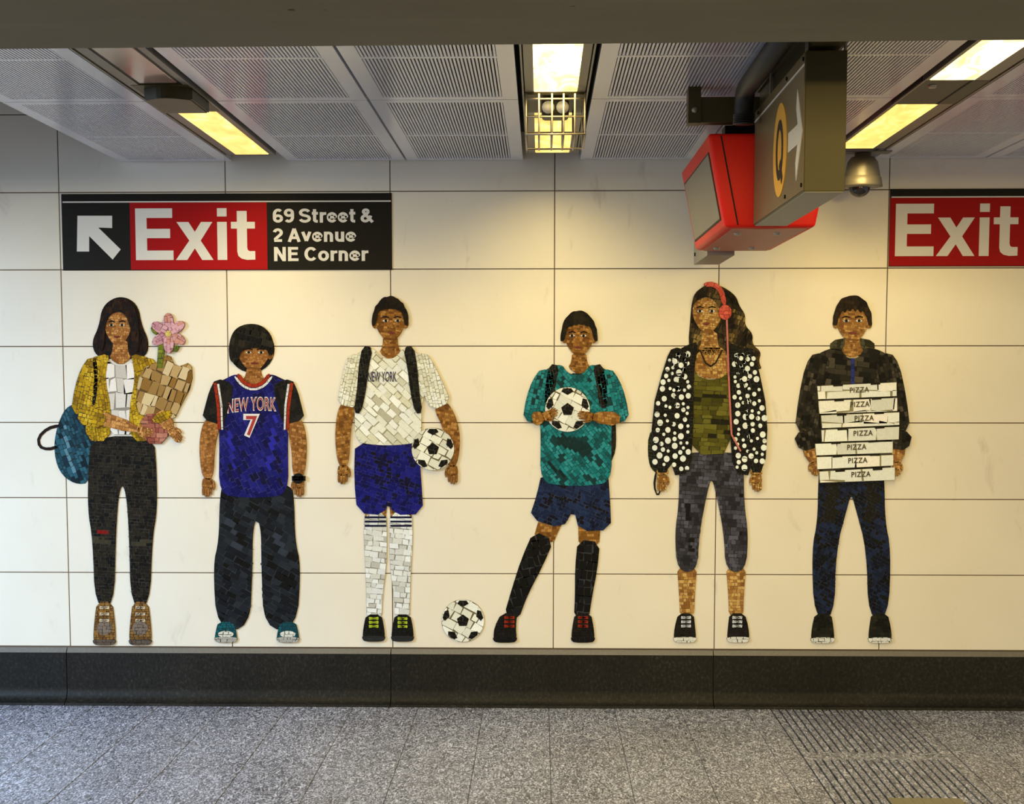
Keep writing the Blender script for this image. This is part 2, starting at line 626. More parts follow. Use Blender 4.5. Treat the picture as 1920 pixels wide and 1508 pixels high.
# concrete beam that crosses in front
b = MB()
BZ = 2.35
pl = [unproj(-300, 95.5, 2, BZ), unproj(2220, 73, 2, BZ)]
pts = [(-3.0, -5.2), (7.0, -5.2), (7.0, pl[1].y + (7 - pl[1].x) * (pl[1].y - pl[0].y) / (pl[1].x - pl[0].x)), (-3.0, pl[0].y - (pl[0].x + 3) * (pl[1].y - pl[0].y) / (pl[1].x - pl[0].x))]
bm = bmesh.new()
vs = [bm.verts.new((x, y, BZ)) for x, y in pts] + [bm.verts.new((x, y, 2.70)) for x, y in pts]
for f in ((3, 2, 1, 0), (4, 5, 6, 7), (0, 1, 5, 4), (1, 2, 6, 5), (2, 3, 7, 6), (3, 0, 4, 7)):
    bm.faces.new([vs[i] for i in f])
bmesh.ops.recalc_face_normals(bm, faces=bm.faces[:])
be = [e for e in bm.edges if abs(e.verts[0].co.z - BZ) < 1e-6 and abs(e.verts[1].co.z - BZ) < 1e-6]
bmesh.ops.bevel(bm, geom=be, offset=0.006, segments=2, affect='EDGES')
me = bpy.data.meshes.new('trim_1')
bm.to_mesh(me)
bm.free()
me.materials.append(M_CONC)
beam = bpy.data.objects.new('trim_1', me)
COL.objects.link(beam)
beam['kind'] = 'structure'
beam['label'] = 'dark concrete beam crossing the ceiling'

# ------------------------------------------------------------------ ceiling lights


def ceiling_light(xa, xb, l0, l1, ya, yb, yc, near_mat, far_mat, label, near_end=-3.35):
    """slot xa..xb, lens l0..l1; far lens ya (near end) .. yb (wall end), near lens ends at yc"""
    t = thing('ceiling_light', label, 'ceiling light', ((xa + xb) / 2, yb, ZC), 'recessed ceiling lights')
    h = MB()
    h.box(xa + 0.02, xb - 0.02, near_end, yb + 0.03, ZC + 0.035, ZC + 0.075)
    h.build('housing', M_OLIVE, t)
    for s in (0, 1):
        q = MB()
        if s == 0:
            q.box(xa + 0.022, l0, near_end, yb + 0.02, ZC - 0.004, ZC + 0.034)
            q.box(xa + 0.012, xa + 0.018, near_end, yb + 0.02, ZC - 0.008, ZC + 0.034)
        else:
            q.box(l1, xb - 0.022, near_end, yb + 0.02, ZC - 0.004, ZC + 0.034)
            q.box(xb - 0.018, xb - 0.012, near_end, yb + 0.02, ZC - 0.008, ZC + 0.034)
        q.build('side_rail', M_RAIL, t)
    q = MB()
    q.box(l0, l1, yb, yb + 0.02, ZC - 0.006, ZC + 0.034)
    q.build('end_cap', M_OLIVE, t)
    for (p0, p1, mt) in ((ya, yb, far_mat), (near_end, yc, near_mat)):
        q = MB()
        if mt is M_LENSOFF:
            q.box(l0, l1, p0, p1, ZC - 0.002, ZC + 0.03)
            fo = q.build('lens_frame', M_BLACK, t)
            q = MB()
            q.bevel_box(l0 + 0.012, l1 - 0.012, p0, p1 - 0.03, ZC - 0.005, ZC + 0.01, 0.002)
            q.build('lens', mt, fo)
        else:
            q.bevel_box(l0, l1, p0, p1, ZC - 0.006, ZC + 0.03, 0.003)
            q.build('lens', mt, t)
        if mt is not M_LENSOFF:
            yy0, yy1 = p0, p1
            lo = area_light('lamp_tube', ((l0 + l1) / 2, (yy0 + yy1) / 2, ZC - 0.012), ((l0 + l1) / 2, (yy0 + yy1) / 2, 0), l1 - l0, abs(yy1 - yy0), LENS_POWER * (1.1 if mt is M_LENS2 else 1.0), WARM, LENS_SPREAD)
            lo.rotation_euler = (0, 0, 0)
    return t


# left light: the near tube is out; a rounded loudspeaker box sits between the lenses
t = ceiling_light(0.803, 1.055, 0.865, 1.015, -1.475, -0.275, -2.06, M_LENSOFF, M_LENS, 'ceiling light with a dead near lens and an olive box between')
q = MB()
q.box(0.838, 1.03, -2.05, -1.48, ZC - 0.005, ZC + 0.03)
q.build('junction_plate', M_OLIVE, t)
arc = [(0.868, -1.70)] + [(0.868 + 0.165 * k / 10, -1.985 - 0.045 * math.sin(PI * k / 10)) for k in range(11)] + [(1.033, -1.70)]
q = MB()
q.prism(arc, ZC - 0.042, ZC - 0.005, lambda a, c, d: (a, c, d))
sb = q.build('speaker_box', M_OLIVE, t)
q = MB()
q.prism([(0.874, -1.71)] + [(0.874 + 0.153 * k / 10, -1.99 - 0.045 * math.sin(PI * k / 10)) for k in range(11)] + [(1.027, -1.71)], ZC - 0.046, ZC - 0.042, lambda a, c, d: (a, c, d))
q.build('cover_plate', M_OLIVE, sb)

# centre light with the caged emergency lamp
t = ceiling_light(2.143, 2.395, 2.195, 2.345, -1.44, -0.295, -1.88, M_LENS2, M_LENS, 'ceiling light with a wire guard around its middle')
q = MB()
q.box(2.165, 2.375, -1.86, -1.46, ZC - 0.012, ZC + 0.03)
q.build('junction_plate', M_OLIVE, t)
q = MB()
q.bevel_box(2.222, 2.318, -1.80, -1.68, ZC - 0.075, ZC - 0.012, 0.012)
lampb = q.build('emergency_lamp', M_OLIVE, t)
q = MB()
q.smooth = True
for xx in (2.245, 2.295):
    q.tube([(xx, -1.80, ZC - 0.045), (xx, -1.83, ZC - 0.05)], [0.018, 0.022], 14)
q.build('lamp_head', M_SIGNWHITE, lampb)
gx0, gx1, gy0, gy1, gzb = 2.168, 2.372, -1.88, -1.50, ZC - 0.155
k_ = 0
for xx in (gx0, gx0 + 0.045, (gx0 + gx1) / 2 - 0.012, (gx0 + gx1) / 2 + 0.028, gx1 - 0.035, gx1):
    q = MB()
    q.tube([(xx, gy0, ZC - 0.01), (xx, gy0, gzb + 0.02), (xx, gy0 + 0.006, gzb + 0.006), (xx, gy0 + 0.02, gzb), (xx, gy1 - 0.02, gzb), (xx, gy1 - 0.006, gzb + 0.006), (xx, gy1, gzb + 0.02), (xx, gy1, ZC - 0.01)], 0.0035, 6)
    q.build('guard_wire', M_WIRE, t)
for zz in (ZC - 0.03, ZC - 0.09, gzb + 0.006):
    q = MB()
    q.tube([(gx0, gy0, zz), (gx1, gy0, zz), (gx1, gy1, zz), (gx0, gy1, zz), (gx0, gy0, zz)], 0.0035, 6)
    q.build('guard_wire', M_WIRE, t)

# right light, both lenses lit, plain plate between
t = ceiling_light(3.475, 3.730, 3.505, 3.655, -1.555, -0.39, -2.07, M_LENS2, M_LENS, 'ceiling light over the dome camera with a dark plate between its lenses')
q = MB()
q.box(3.485, 3.72, -2.05, -1.57, ZC - 0.005, ZC + 0.03)
jp = q.build('junction_plate', M_PLATE, t)
q = MB()
q.lathe([(0.0, ZC - 0.013), (0.012, ZC - 0.013), (0.015, ZC - 0.005)], 3.54, -1.96, 14)
q.build('bolt', M_STEEL, jp)
q = MB()
q.box(3.644, 3.652, -2.05, -1.57, ZC - 0.006, ZC - 0.005)
q.build('plate_seam', M_DARK, jp)

# ------------------------------------------------------------------ text


def text_mesh(body, font_offset=0.0, size=1.0, spacing=1.0):
    cu = bpy.data.curves.new('txt', 'FONT')
    cu.body = body
    cu.size = size
    cu.offset = font_offset
    cu.space_character = spacing
    cu.resolution_u = 4
    o = bpy.data.objects.new('txt', cu)
    COL.objects.link(o)
    dg = bpy.context.evaluated_depsgraph_get()
    dg.update()
    me = bpy.data.meshes.new_from_object(o.evaluated_get(dg))
    bpy.data.objects.remove(o)
    vs = [v.co.copy() for v in me.vertices]
    fs = [tuple(p.vertices) for p in me.polygons]
    x0, x1 = min(v.x for v in vs), max(v.x for v in vs)
    y0, y1 = min(v.y for v in vs), max(v.y for v in vs)
    return [((v.x - x0) / (x1 - x0), (v.y - y0) / (y1 - y0)) for v in vs], fs


def put_text(mb, body, mapf, bold=0.0, spacing=1.0, col=None):
    vs, fs = text_mesh(body, bold, spacing=spacing)
    mb.idx([mapf(a, b_) for a, b_ in vs], fs, col)


def limb(pts):
    """outline of a tapered stroke: list of (u, v, width)"""
    Lf, Rt = [], []
    for i, (u, v, w) in enumerate(pts):
        a, c = pts[max(i - 1, 0)], pts[min(i + 1, len(pts) - 1)]
        d = Vector((c[0] - a[0], c[1] - a[1]))
        d.normalize()
        n = Vector((-d.y, d.x)) * (w / 2)
        Lf.append((u + n.x, v + n.y))
        Rt.append((u - n.x, v - n.y))
    return Lf + Rt[::-1]


def arc_pts(cx, cy, rx, ry, a0, a1, n=14):
    return [(cx + rx * math.cos(math.radians(a0 + (a1 - a0) * k / n)), cy + ry * math.sin(math.radians(a0 + (a1 - a0) * k / n))) for k in range(n + 1)]


# bold grotesque letters as centre lines; cap height 1, stroke 0.2
XH = 0.74
GLYPHS = {
    '6': (0.62, [arc_pts(0.31, 0.30, 0.21, 0.20, 0, 360, 20), arc_pts(0.32, 0.60, 0.22, 0.30, 45, 180) + [(0.10, 0.30)]]),
    '9': (0.62, [arc_pts(0.31, 0.70, 0.21, 0.20, 0, 360, 20), arc_pts(0.30, 0.40, 0.22, 0.30, -135, 0) + [(0.52, 0.70)]]),
    'S': (0.72, [arc_pts(0.36, 0.71, 0.25, 0.195, 20, 250) + arc_pts(0.36, 0.29, 0.27, 0.20, 70, -165)]),
    't': (0.42, [[(0.19, 0.95), (0.19, 0.22)] + arc_pts(0.30, 0.20, 0.11, 0.105, 180, 270, 6) + [(0.38, 0.095)], [(0.03, XH - 0.08), (0.39, XH - 0.08)]]),
    'r': (0.43, [[(0.14, 0), (0.14, XH)], [(0.14, 0.42)] + arc_pts(0.34, 0.44, 0.20, 0.20, 170, 95, 8) + [(0.43, 0.645)]]),
    'e': (0.62, [[(0.10, 0.38), (0.53, 0.38)] + arc_pts(0.31, 0.37, 0.215, 0.275, 5, 325, 22)]),
    '&': (0.76, [[(0.72, 0.02), (0.22, 0.66)], arc_pts(0.32, 0.765, 0.135, 0.135, 0, 360, 18), arc_pts(0.29, 0.285, 0.19, 0.19, 95, 300, 14) + [(0.52, 0.24), (0.62, 0.48)], [(0.40, 0.62), (0.22, 0.46)]]),
    '2': (0.60, [arc_pts(0.30, 0.68, 0.20, 0.22, 170, -35, 14) + [(0.14, 0.20), (0.11, 0.10), (0.54, 0.10)]]),
    'A': (0.76, [[(0.09, 0.0), (0.38, 0.97)], [(0.67, 0.0), (0.38, 0.97)], [(0.22, 0.30), (0.54, 0.30)]]),
    'v': (0.60, [[(0.09, XH), (0.30, 0.06)], [(0.51, XH), (0.30, 0.06)]]),
    'n': (0.62, [[(0.14, 0), (0.14, XH)], [(0.14, 0.42)] + arc_pts(0.31, 0.45, 0.17, 0.20, 160, 0, 10) + [(0.48, 0.0)]]),
    'u': (0.62, [[(0.48, 0), (0.48, XH)], [(0.14, XH), (0.14, 0.30)] + arc_pts(0.31, 0.29, 0.17, 0.195, 180, 340, 10)]),
    'N': (0.76, [[(0.14, 0), (0.14, 1)], [(0.16, 0.95), (0.60, 0.05)], [(0.62, 0), (0.62, 1)]]),
    'E': (0.68, [[(0.14, 0), (0.14, 1)], [(0.10, 0.90), (0.62, 0.90)], [(0.10, 0.52), (0.58, 0.52)], [(0.10, 0.10), (0.64, 0.10)]]),
    'C': (0.76, [arc_pts(0.40, 0.50, 0.28, 0.40, 40, 320, 22)]),
    'o': (0.64, [arc_pts(0.32, 0.37, 0.215, 0.275, 0, 360, 22)]),
    'Q': (0.82, [arc_pts(0.41, 0.50, 0.31, 0.40, 0, 360, 28), [(0.46, 0.30), (0.74, -0.02)]]),
}


def word_width(word):
    return sum(GLYPHS[c][0] for c in word) + 0.03 * (len(word) - 1)


def put_word(mb, word, mapf, sw=0.19):
    x = 0.0
    lift = 0.0
    for c in word:
        wd, strokes = GLYPHS[c]
        for st in strokes:
            outl = limb([(x + a, b_, sw) for a, b_ in st])
            n = len(outl) // 2
            V = [mapf(a, b_, lift) for a, b_ in outl]
            mb.idx(V, [(i, i + 1, 2 * n - 2 - i, 2 * n - 1 - i) for i in range(n - 1)])
            lift += 1
        x += wd + 0.03


def solid_letter(mb, polys, y0, y1):
    for poly in polys:
        mb.prism(poly, y0, y1, lambda a, c, d: (a, d, c))


def exit_glyphs(u0, u1, v_top, v_bot):
    """polygons of the word in sign space, unit box 0..1 wide, 0..1 tall (z up)"""
    E_ = [[(0, 0), (0.315, 0), (0.315, 0.185), (0.095, 0.185), (0.095, 0.425), (0.29, 0.425), (0.29, 0.605), (0.095, 0.605), (0.095, 0.815), (0.31, 0.815), (0.31, 1), (0, 1)]]
    X_ = [[(0.335, 0), (0.43, 0), (0.495, 0.225), (0.555, 0), (0.65, 0), (0.545, 0.375), (0.645, 0.735), (0.55, 0.735), (0.497, 0.545), (0.445, 0.735), (0.345, 0.735), (0.45, 0.375)]]
    I_ = [[(0.685, 0), (0.765, 0), (0.765, 0.735), (0.685, 0.735)], [(0.685, 0.84), (0.765, 0.84), (0.765, 1.0), (0.685, 1.0)]]
    T_ = [[(0.80, 0.605), (0.85, 0.605), (0.85, 0.16), (0.858, 0.08), (0.885, 0.025), (0.93, 0.0), (1.0, 0.005), (1.0, 0.17), (0.955, 0.17), (0.938, 0.19), (0.933, 0.24), (0.933, 0.605), (1.0, 0.605), (1.0, 0.735), (0.933, 0.735), (0.933, 0.945), (0.85, 0.945), (0.85, 0.735), (0.80, 0.735)]]
    return E_, X_, I_, T_


def exit_sign(x0, x1, z0, z1, red0, red1, word0, word1, label):
    t = thing('exit_sign', label, 'exit sign', (x0, 0, z0), 'enamel exit signs')
    p = MB()
    p.bevel_box(x0, x1, -0.006, -0.0012, z0, z1, 0.0015)
    p.build('black_panel', M_BLACK, t)
    zs = z1 - 0.037
    p = MB()
    p.box(x0 + 0.006, x1 - 0.004, -0.0068, -0.0055, zs - 0.003, zs + 0.003)
    p.build('white_stripe', M_SIGNWHITE, t)
    p = MB()
    p.box(red0, red1, -0.0075, -0.0055, z0 + 0.003, zs - 0.0035)
    p.build('red_panel', M_SIGNRED, t)
    za, zb = z0 + 0.047, z0 + 0.283
    for nm, gl in zip(('E', 'x', 'i', 't'), exit_glyphs(0, 1, 0, 1)):
        p = MB()
        solid_letter(p, [[(word0 + a * (word1 - word0), za + c * (zb - za)) for a, c in poly] for poly in gl], -0.0088, -0.007)
        p.build('letter', M_SIGNWHITE, t)
    return t


t = exit_sign(0.004, 1.535, 2.036, 2.386, 0.322, 0.958, 0.347, 0.902, 'black exit sign with white arrow and street names beside the red word')
# arrow pointing up left
p = MB()
o_ = [(146, 405), (211, 405), (211, 428), (185, 427), (227, 468), (212, 487), (168, 443), (168, 472), (145, 472)]
p.prism([W(*q_) for q_ in o_], -0.0075, -0.0055, lambda a, c, d: (a, d, c))
p.build('arrow', M_SIGNWHITE, t)
for body, (ua, va), (ub, vb) in (('69 Street &', (512, 418), (700, 391)), ('2 Avenue', (512, 454), (668, 428)), ('NE Corner', (513, 490), (691, 463))):
    xa, za = W(ua, va)
    xb, zb = W(ub, vb)
    words = body.split(' ')
    total = sum(word_width(w_) for w_ in words) + 0.27 * (len(words) - 1)
    kx, kz = (xb - xa) / total, zb - za
    x_ = 0.0
    for w_ in words:
        p = MB()
        put_word(p, w_, lambda a, c, l_: (xa + (x_ + a) * kx, -0.0072 - l_ * 0.00001, za + c * kz))
        p.build('lettering', M_SIGNWHITE, t)
        x_ += word_width(w_) + 0.27
exit_sign(3.811, 5.335, 2.046, 2.396, 3.812, 4.449, 3.838, 4.393, 'red exit sign cut by the right edge of the photo')

# ------------------------------------------------------------------ overhead sign, monitor box, second sign
SX0, SX1, SYN, SYF, SZ0, SZ1 = 2.952, 3.066, -3.005, -1.93, 2.066, 2.450
t = thing('overhead_sign', 'olive metal hanging sign with a yellow route disc and white arrow', 'sign', ((SX0 + SX1) / 2, SYF, SZ0))
p = MB()
p.bevel_box(SX0, SX1, SYN, SYF, SZ0, SZ1, 0.002)
p.build('sign_box', M_OLIVE, t)
M_FACE = mat('sign_face_brown', (0.15, 0.112, 0.052), 0.4, spec=0.3)
p = MB()
p.box(SX0 - 0.003, SX0, SYN + 0.004, SYF - 0.004, SZ0 + 0.004, SZ1 - 0.004)
p.build('sign_face', M_FACE, t)
M_UNDER = mat('sign_underside', (0.30, 0.28, 0.22), 0.5)
p = MB()
p.box(SX0 + 0.003, SX1 - 0.003, SYN + 0.003, SYF - 0.003, SZ0 - 0.002, SZ0)
p.build('bottom_plate', M_UNDER, t)
p = MB()
p.box(SX0 - 0.0045, SX0 - 0.003, SYN + 0.004, SYF - 0.004, SZ1 - 0.040, SZ1 - 0.034)
p.build('white_stripe', M_SIGNWHITE, t)
DY, DZ, DR = -2.555, 2.238, 0.140
p = MB()
p.prism([(DY + DR * math.cos(2 * PI * k / 48), DZ + DR * math.sin(2 * PI * k / 48)) for k in range(48)], SX0 - 0.0055, SX0 - 0.003, lambda a, c, d: (d, a, c))
dsc = p.build('route_disc', M_YELLOW, t)
p = MB()
put_word(p, 'Q', lambda a, c, l_: (SX0 - 0.0065 - l_ * 0.0001, DY + 0.080 - a * 0.195, DZ - 0.095 + c * 0.19), 0.16)
p.build('lettering', M_BLACK, dsc)
AY, AZ = -2.99, 2.236
arrow = [(0.0, 0.0), (0.105, 0.125), (0.105, 0.07), (0.075, 0.03), (0.26, 0.03)]
arrow = arrow + [(a, -c) for a, c in arrow[::-1][:-1]]
arrow = [(0.0, 0.0), (0.10, 0.128), (0.115, 0.075), (0.082, 0.028), (0.262, 0.028), (0.262, -0.028), (0.082, -0.028), (0.115, -0.075), (0.10, -0.128)]
p = MB()
p.prism([(AY + a, AZ + c) for a, c in arrow], SX0 - 0.0055, SX0 - 0.003, lambda a, c, d: (d, a, c))
p.build('arrow', M_SIGNWHITE, t)
for yy, zz in ((SYN + 0.02, SZ1 - 0.02), (SYN + 0.33, SZ1 - 0.02), (SYF - 0.1, SZ1 - 0.02), (SYN + 0.02, SZ0 + 0.02), (SYN + 0.33, SZ0 + 0.02)):
    p = MB()
    p.smooth = False
    p.tube([(SX0 - 0.003, yy, zz), (SX0 - 0.007, yy, zz)], 0.006, 10)
    p.build('bolt', M_BLACK, t)
p = MB()
p.box(SX0 + 0.012, SX1 - 0.012, -3.3, SYF, SZ1 + 0.012, ZC - 0.005)
p.box(SX0 + 0.004, SX0 + 0.012, -3.3, SYF, ZC - 0.02, ZC - 0.004)
p.build('mounting_channel', M_OLIVE, t)
for yy in (SYN + 0.004, SYF - 0.35):
    p = MB()
    p.box(SX0 + 0.001, SX0 + 0.006, yy, yy + 0.025, SZ1 - 0.01, ZC - 0.004)
    p.build('hanger_strap', M_STEEL, t)
    p = MB()
    p.box(SX1 - 0.006, SX1 - 0.001, yy, yy + 0.025, SZ1 - 0.01, ZC - 0.004)
    p.build('hanger_strap', M_STEEL, t)

# conduit feeding the monitor
p = MB()
path = [(2.893, -3.55, 2.492), (2.893, -2.15, 2.492)]
for k in range(1, 9):
    a = k / 8 * PI / 2
    path.append((2.893, -2.15 + 0.07 * math.sin(a), 2.492 - 0.07 * (1 - math.cos(a))))
path.append((2.893, -2.08, 2.40))
p.tube(path, 0.032, 14)
cd = tag(p.build('conduit', M_BLACKPIPE), 'thick black conduit running along the ceiling beside the hanging sign', 'conduit')
p = MB()
for k in range(6):
    p.tube([(2.893, -2.08, 2.418 - k * 0.006), (2.893, -2.08, 2.415 - k * 0.006)], 0.036, 14)
p.build('fitting', M_BLACKPIPE, cd)

# red double sided monitor box
YN, YF = -1.905, -0.82
Z0r, Z1r = 2.062, 2.381


def red_section(y, grow=0.0):
    return [(2.793 - grow, y, Z1r), (3.225 + grow, y, Z1r), (3.165, y, Z0r), (2.856, y, Z0r)]


t = thing('monitor_box', 'red metal monitor box with a slanted dark screen behind the hanging sign', 'monitor', (3.01, -1.36, Z0r))
bm = bmesh.new()
ring = [[bm.verts.new(v) for v in red_section(y)] for y in (YN, YF)]
bm.faces.new(ring[0])
bm.faces.new(ring[1][::-1])
for k in range(4):
    bm.faces.new([ring[0][k], ring[0][(k + 1) % 4], ring[1][(k + 1) % 4], ring[1][k]])
bmesh.ops.recalc_face_normals(bm, faces=bm.faces[:])
bmesh.ops.bevel(bm, geom=bm.edges[:], offset=0.012, segments=3, affect='EDGES', profile=0.5)
bm.verts.index_update()
p = MB()
p.smooth = True
p.idx([v.co[:] for v in bm.verts], [[v.index for v in f.verts] for f in bm.faces])
bm.free()
p.build('housing', M_RED, t)
# seam on the near face, separating the screen bezel
p = MB()
p.idx([(2.835, YN - 0.0012, Z1r - 0.008), (2.840, YN - 0.0012, Z1r - 0.008), (2.902, YN - 0.0012, Z0r + 0.008), (2.897, YN - 0.0012, Z0r + 0.008)], [(0, 1, 2, 3)])
p.idx([(2.835, YN + 0.002, Z1r - 0.008), (2.840, YN + 0.002, Z1r - 0.008), (2.902, YN + 0.002, Z0r + 0.008), (2.897, YN + 0.002, Z0r + 0.008)], [(3, 2, 1, 0)])
p.build('bezel_seam', M_DARK, t)
nx = Vector((-(Z1r - Z0r), 0, -(2.856 - 2.793))).normalized()


def scr(s, y, off):
    a = Vector((2.793, y, Z1r)).lerp(Vector((2.856, y, Z0r)), s)
    return a + nx * off


for nm, s0, s1, y0, y1, d0, d1, mt in (('screen_rim', 0.17, 0.90, YN + 0.07, YF - 0.05, -0.002, 0.0025, M_BLACK), ('screen', 0.19, 0.88, YN + 0.085, YF - 0.065, -0.002, 0.0035, M_SCREEN)):
    p = MB()
    V = [scr(s0, y0, d0), scr(s0, y1, d0), scr(s1, y1, d0), scr(s1, y0, d0), scr(s0, y0, d1), scr(s0, y1, d1), scr(s1, y1, d1), scr(s1, y0, d1)]
    p.idx(V, [(0, 3, 2, 1), (4, 5, 6, 7), (0, 1, 5, 4), (1, 2, 6, 5), (2, 3, 7, 6), (3, 0, 4, 7)])
    p.build(nm, mt, t)
M_BOT = mat('lit_red_base', (0.42, 0.13, 0.09), 0.5)  # pinkish light on the box's underside, painted into its colour
p = MB()
p.box(2.885, 3.14, YN + 0.03, YF - 0.03, Z0r - 0.004, Z0r + 0.002)
p.build('bottom_plate', M_BOT, t)
for xx, yy in ((2.92, -1.72), (3.06, -1.72), (2.92, -1.02), (3.06, -1.02)):
    p = MB()
    p.lathe([(0.0, Z0r - 0.012), (0.010, Z0r - 0.012), (0.013, Z0r - 0.004)], xx, yy, 12)
    p.build('bolt', M_STEEL, t)
p = MB()
p.box(2.95, 3.07, -1.55, -1.2, Z1r, 2.5)
p.box(2.86, 2.93, -1.82, -1.72, Z1r - 0.002, 2.42)
p.build('hanger', M_BLACK, t)

# support channel above the monitor
p = MB()
p.box(2.725, 3.24, -1.925, -1.920, 2.428, 2.50)
p.box(2.725, 3.24, -1.925, -1.860, 2.415, 2.428)
p.box(2.722, 2.765, -1.935, -1.860, 2.412, 2.533)
p.box(3.20, 3.243, -1.935, -1.860, 2.412, 2.533)
ch = tag(p.build('support_channel', M_OLIVE), 'olive steel support channel hung from the ceiling above the red box', 'bracket')
p = MB()
p.tube([(2.743, -1.936, 2.455), (2.743, -1.941, 2.455)], 0.010, 12)
p.build('bolt', M_STEEL, ch)

# second hanging sign, mostly hidden behind the monitor
t = thing('overhead_sign', 'grey hanging sign whose bottom corner shows below the red box', 'sign', (2.96, -0.5, 2.044))
M_GREYSIGN = mat('grey_sign_metal', (0.26, 0.245, 0.20), 0.45, metal=0.2)
p = MB()
p.bevel_box(2.905, 3.018, -0.79, -0.20, 2.044, 2.41, 0.002)
p.build('sign_box', M_GREYSIGN, t)
p = MB()
p.tube([(2.905, -0.27, 2.085), (2.900, -0.27, 2.085)], 0.008, 10)
p.build('bolt', M_BLACK, t)
p = MB()
p.box(2.95, 2.975, -0.7, -0.3, 2.41, ZC)
p.build('hanger', M_BLACK, t)

# dome camera under the ceiling
cxm, cym = 3.640, -0.235
t = thing('dome_camera', 'beige dome security camera hanging beside the overhead sign', 'camera', (cxm, cym, 2.34))
p = MB()
p.lathe([(0.0, ZC - 0.008), (0.036, ZC - 0.008), (0.036, ZC - 0.020), (0.050, ZC - 0.024), (0.066, ZC - 0.045), (0.074, ZC - 0.085), (0.078, ZC - 0.108), (0.079, ZC - 0.111), (0.082, ZC - 0.113), (0.088, ZC - 0.146), (0.089, ZC - 0.152), (0.070, ZC - 0.156), (0.0, ZC - 0.156)], cxm, cym, 40)
p.build('housing', M_CAMHOUSE, t)
p = MB()
pr = [(0.046, ZC - 0.154)] + [(0.046 * math.cos(k / 8 * PI / 2), ZC - 0.158 - 0.040 * math.sin(k / 8 * PI / 2)) for k in range(9)]
p.lathe(pr, cxm - 0.012, cym, 28)
p.build('dome', M_DOME, t)
p = MB()
p.lathe([(0.0, ZC - 0.004), (0.032, ZC - 0.004), (0.032, ZC - 0.012), (0, ZC - 0.012)], cxm, cym, 20)
p.build('mount', M_BLACK, t)
p = MB()
p.bevel_box(3.45, 3.76, cym - 0.045, cym + 0.045, ZC - 0.005, ZC - 0.0002, 0.001)
p.build('mounting_plate', M_RAIL, t)

# ------------------------------------------------------------------ wall mosaics
# generic mosaic figures set flat on the wall panels


def smooth_poly(pts, n=2):
    for _ in range(n):
        out = []
        for i in range(len(pts)):
            a, c = pts[i], pts[(i + 1) % len(pts)]
            out.append((a[0] * .75 + c[0] * .25, a[1] * .75 + c[1] * .25))
            out.append((a[0] * .25 + c[0] * .75, a[1] * .25 + c[1] * .75))
        pts = out
    return pts


def ellipse(cx, cy, rx, ry, n=28, rot=0.0):
    c, s = math.cos(rot), math.sin(rot)
    return [(cx + rx * math.cos(2 * PI * k / n) * c - ry * math.sin(2 * PI * k / n) * s, cy + rx * math.cos(2 * PI * k / n) * s + ry * math.sin(2 * PI * k / n) * c) for k in range(n)]


def clip_convex(poly, tile):
    """Sutherland-Hodgman: any polygon against a convex, counter-clockwise tile"""
    out = poly
    n = len(tile)
    for i in range(n):
        ax, ay = tile[i]
        bx_, by_ = tile[(i + 1) % n]
        ex, ey = bx_ - ax, by_ - ay
        inp, out = out, []
        if not inp:
            return []
        px, py = inp[-1]
        pd = ex * (py - ay) - ey * (px - ax)
        for (qx, qy) in inp:
            qd = ex * (qy - ay) - ey * (qx - ax)
            if qd >= 0:
                if pd < 0:
                    s = pd / (pd - qd)
                    out.append((px + (qx - px) * s, py + (qy - py) * s))
                out.append((qx, qy))
            elif pd >= 0:
                s = pd / (pd - qd)
                out.append((px + (qx - px) * s, py + (qy - py) * s))
            px, py, pd = qx, qy, qd
    return out


def inside(pts, poly):
    x, y = pts[:, 0], pts[:, 1]
    r = np.zeros(len(pts), bool)
    P = np.array(poly)
    j = len(P) - 1
    for i in range(len(P)):
        xi, yi = P[i]
        xj, yj = P[j]
        if yi != yj:
            c = ((yi > y) != (yj > y)) & (x < (xj - xi) * (y - yi) / (yj - yi) + xi)
            r ^= c
        j = i
    return r


def area2(p):
    return 0.5 * sum(p[i][0] * p[(i + 1) % len(p)][1] - p[(i + 1) % len(p)][0] * p[i][1] for i in range(len(p)))


def illum(u):
    """colour of the light that falls on the wall there, to turn seen colours into paint"""
    xs = (60, 350, 620, 940, 1180, 1470, 1800)
    cs = ((1.0, 1.08, 1.12), (1.02, 1.02, 0.92), (1.02, 0.93, 0.73), (1.03, 0.89, 0.60), (1.0, 0.84, 0.53), (0.94, 0.78, 0.47), (0.84, 0.69, 0.41))
    return [float(np.interp(u, xs, [c[k] for c in cs])) for k in range(3)]


def seen(h, u):
    c, il = hexlin(h), illum(u)
    return tuple(min(0.92, max(0.006, c[k] / il[k])) for k in range(3))


BASE_T, STEP, RELIEF = 0.003, 0.0016, 0.0009


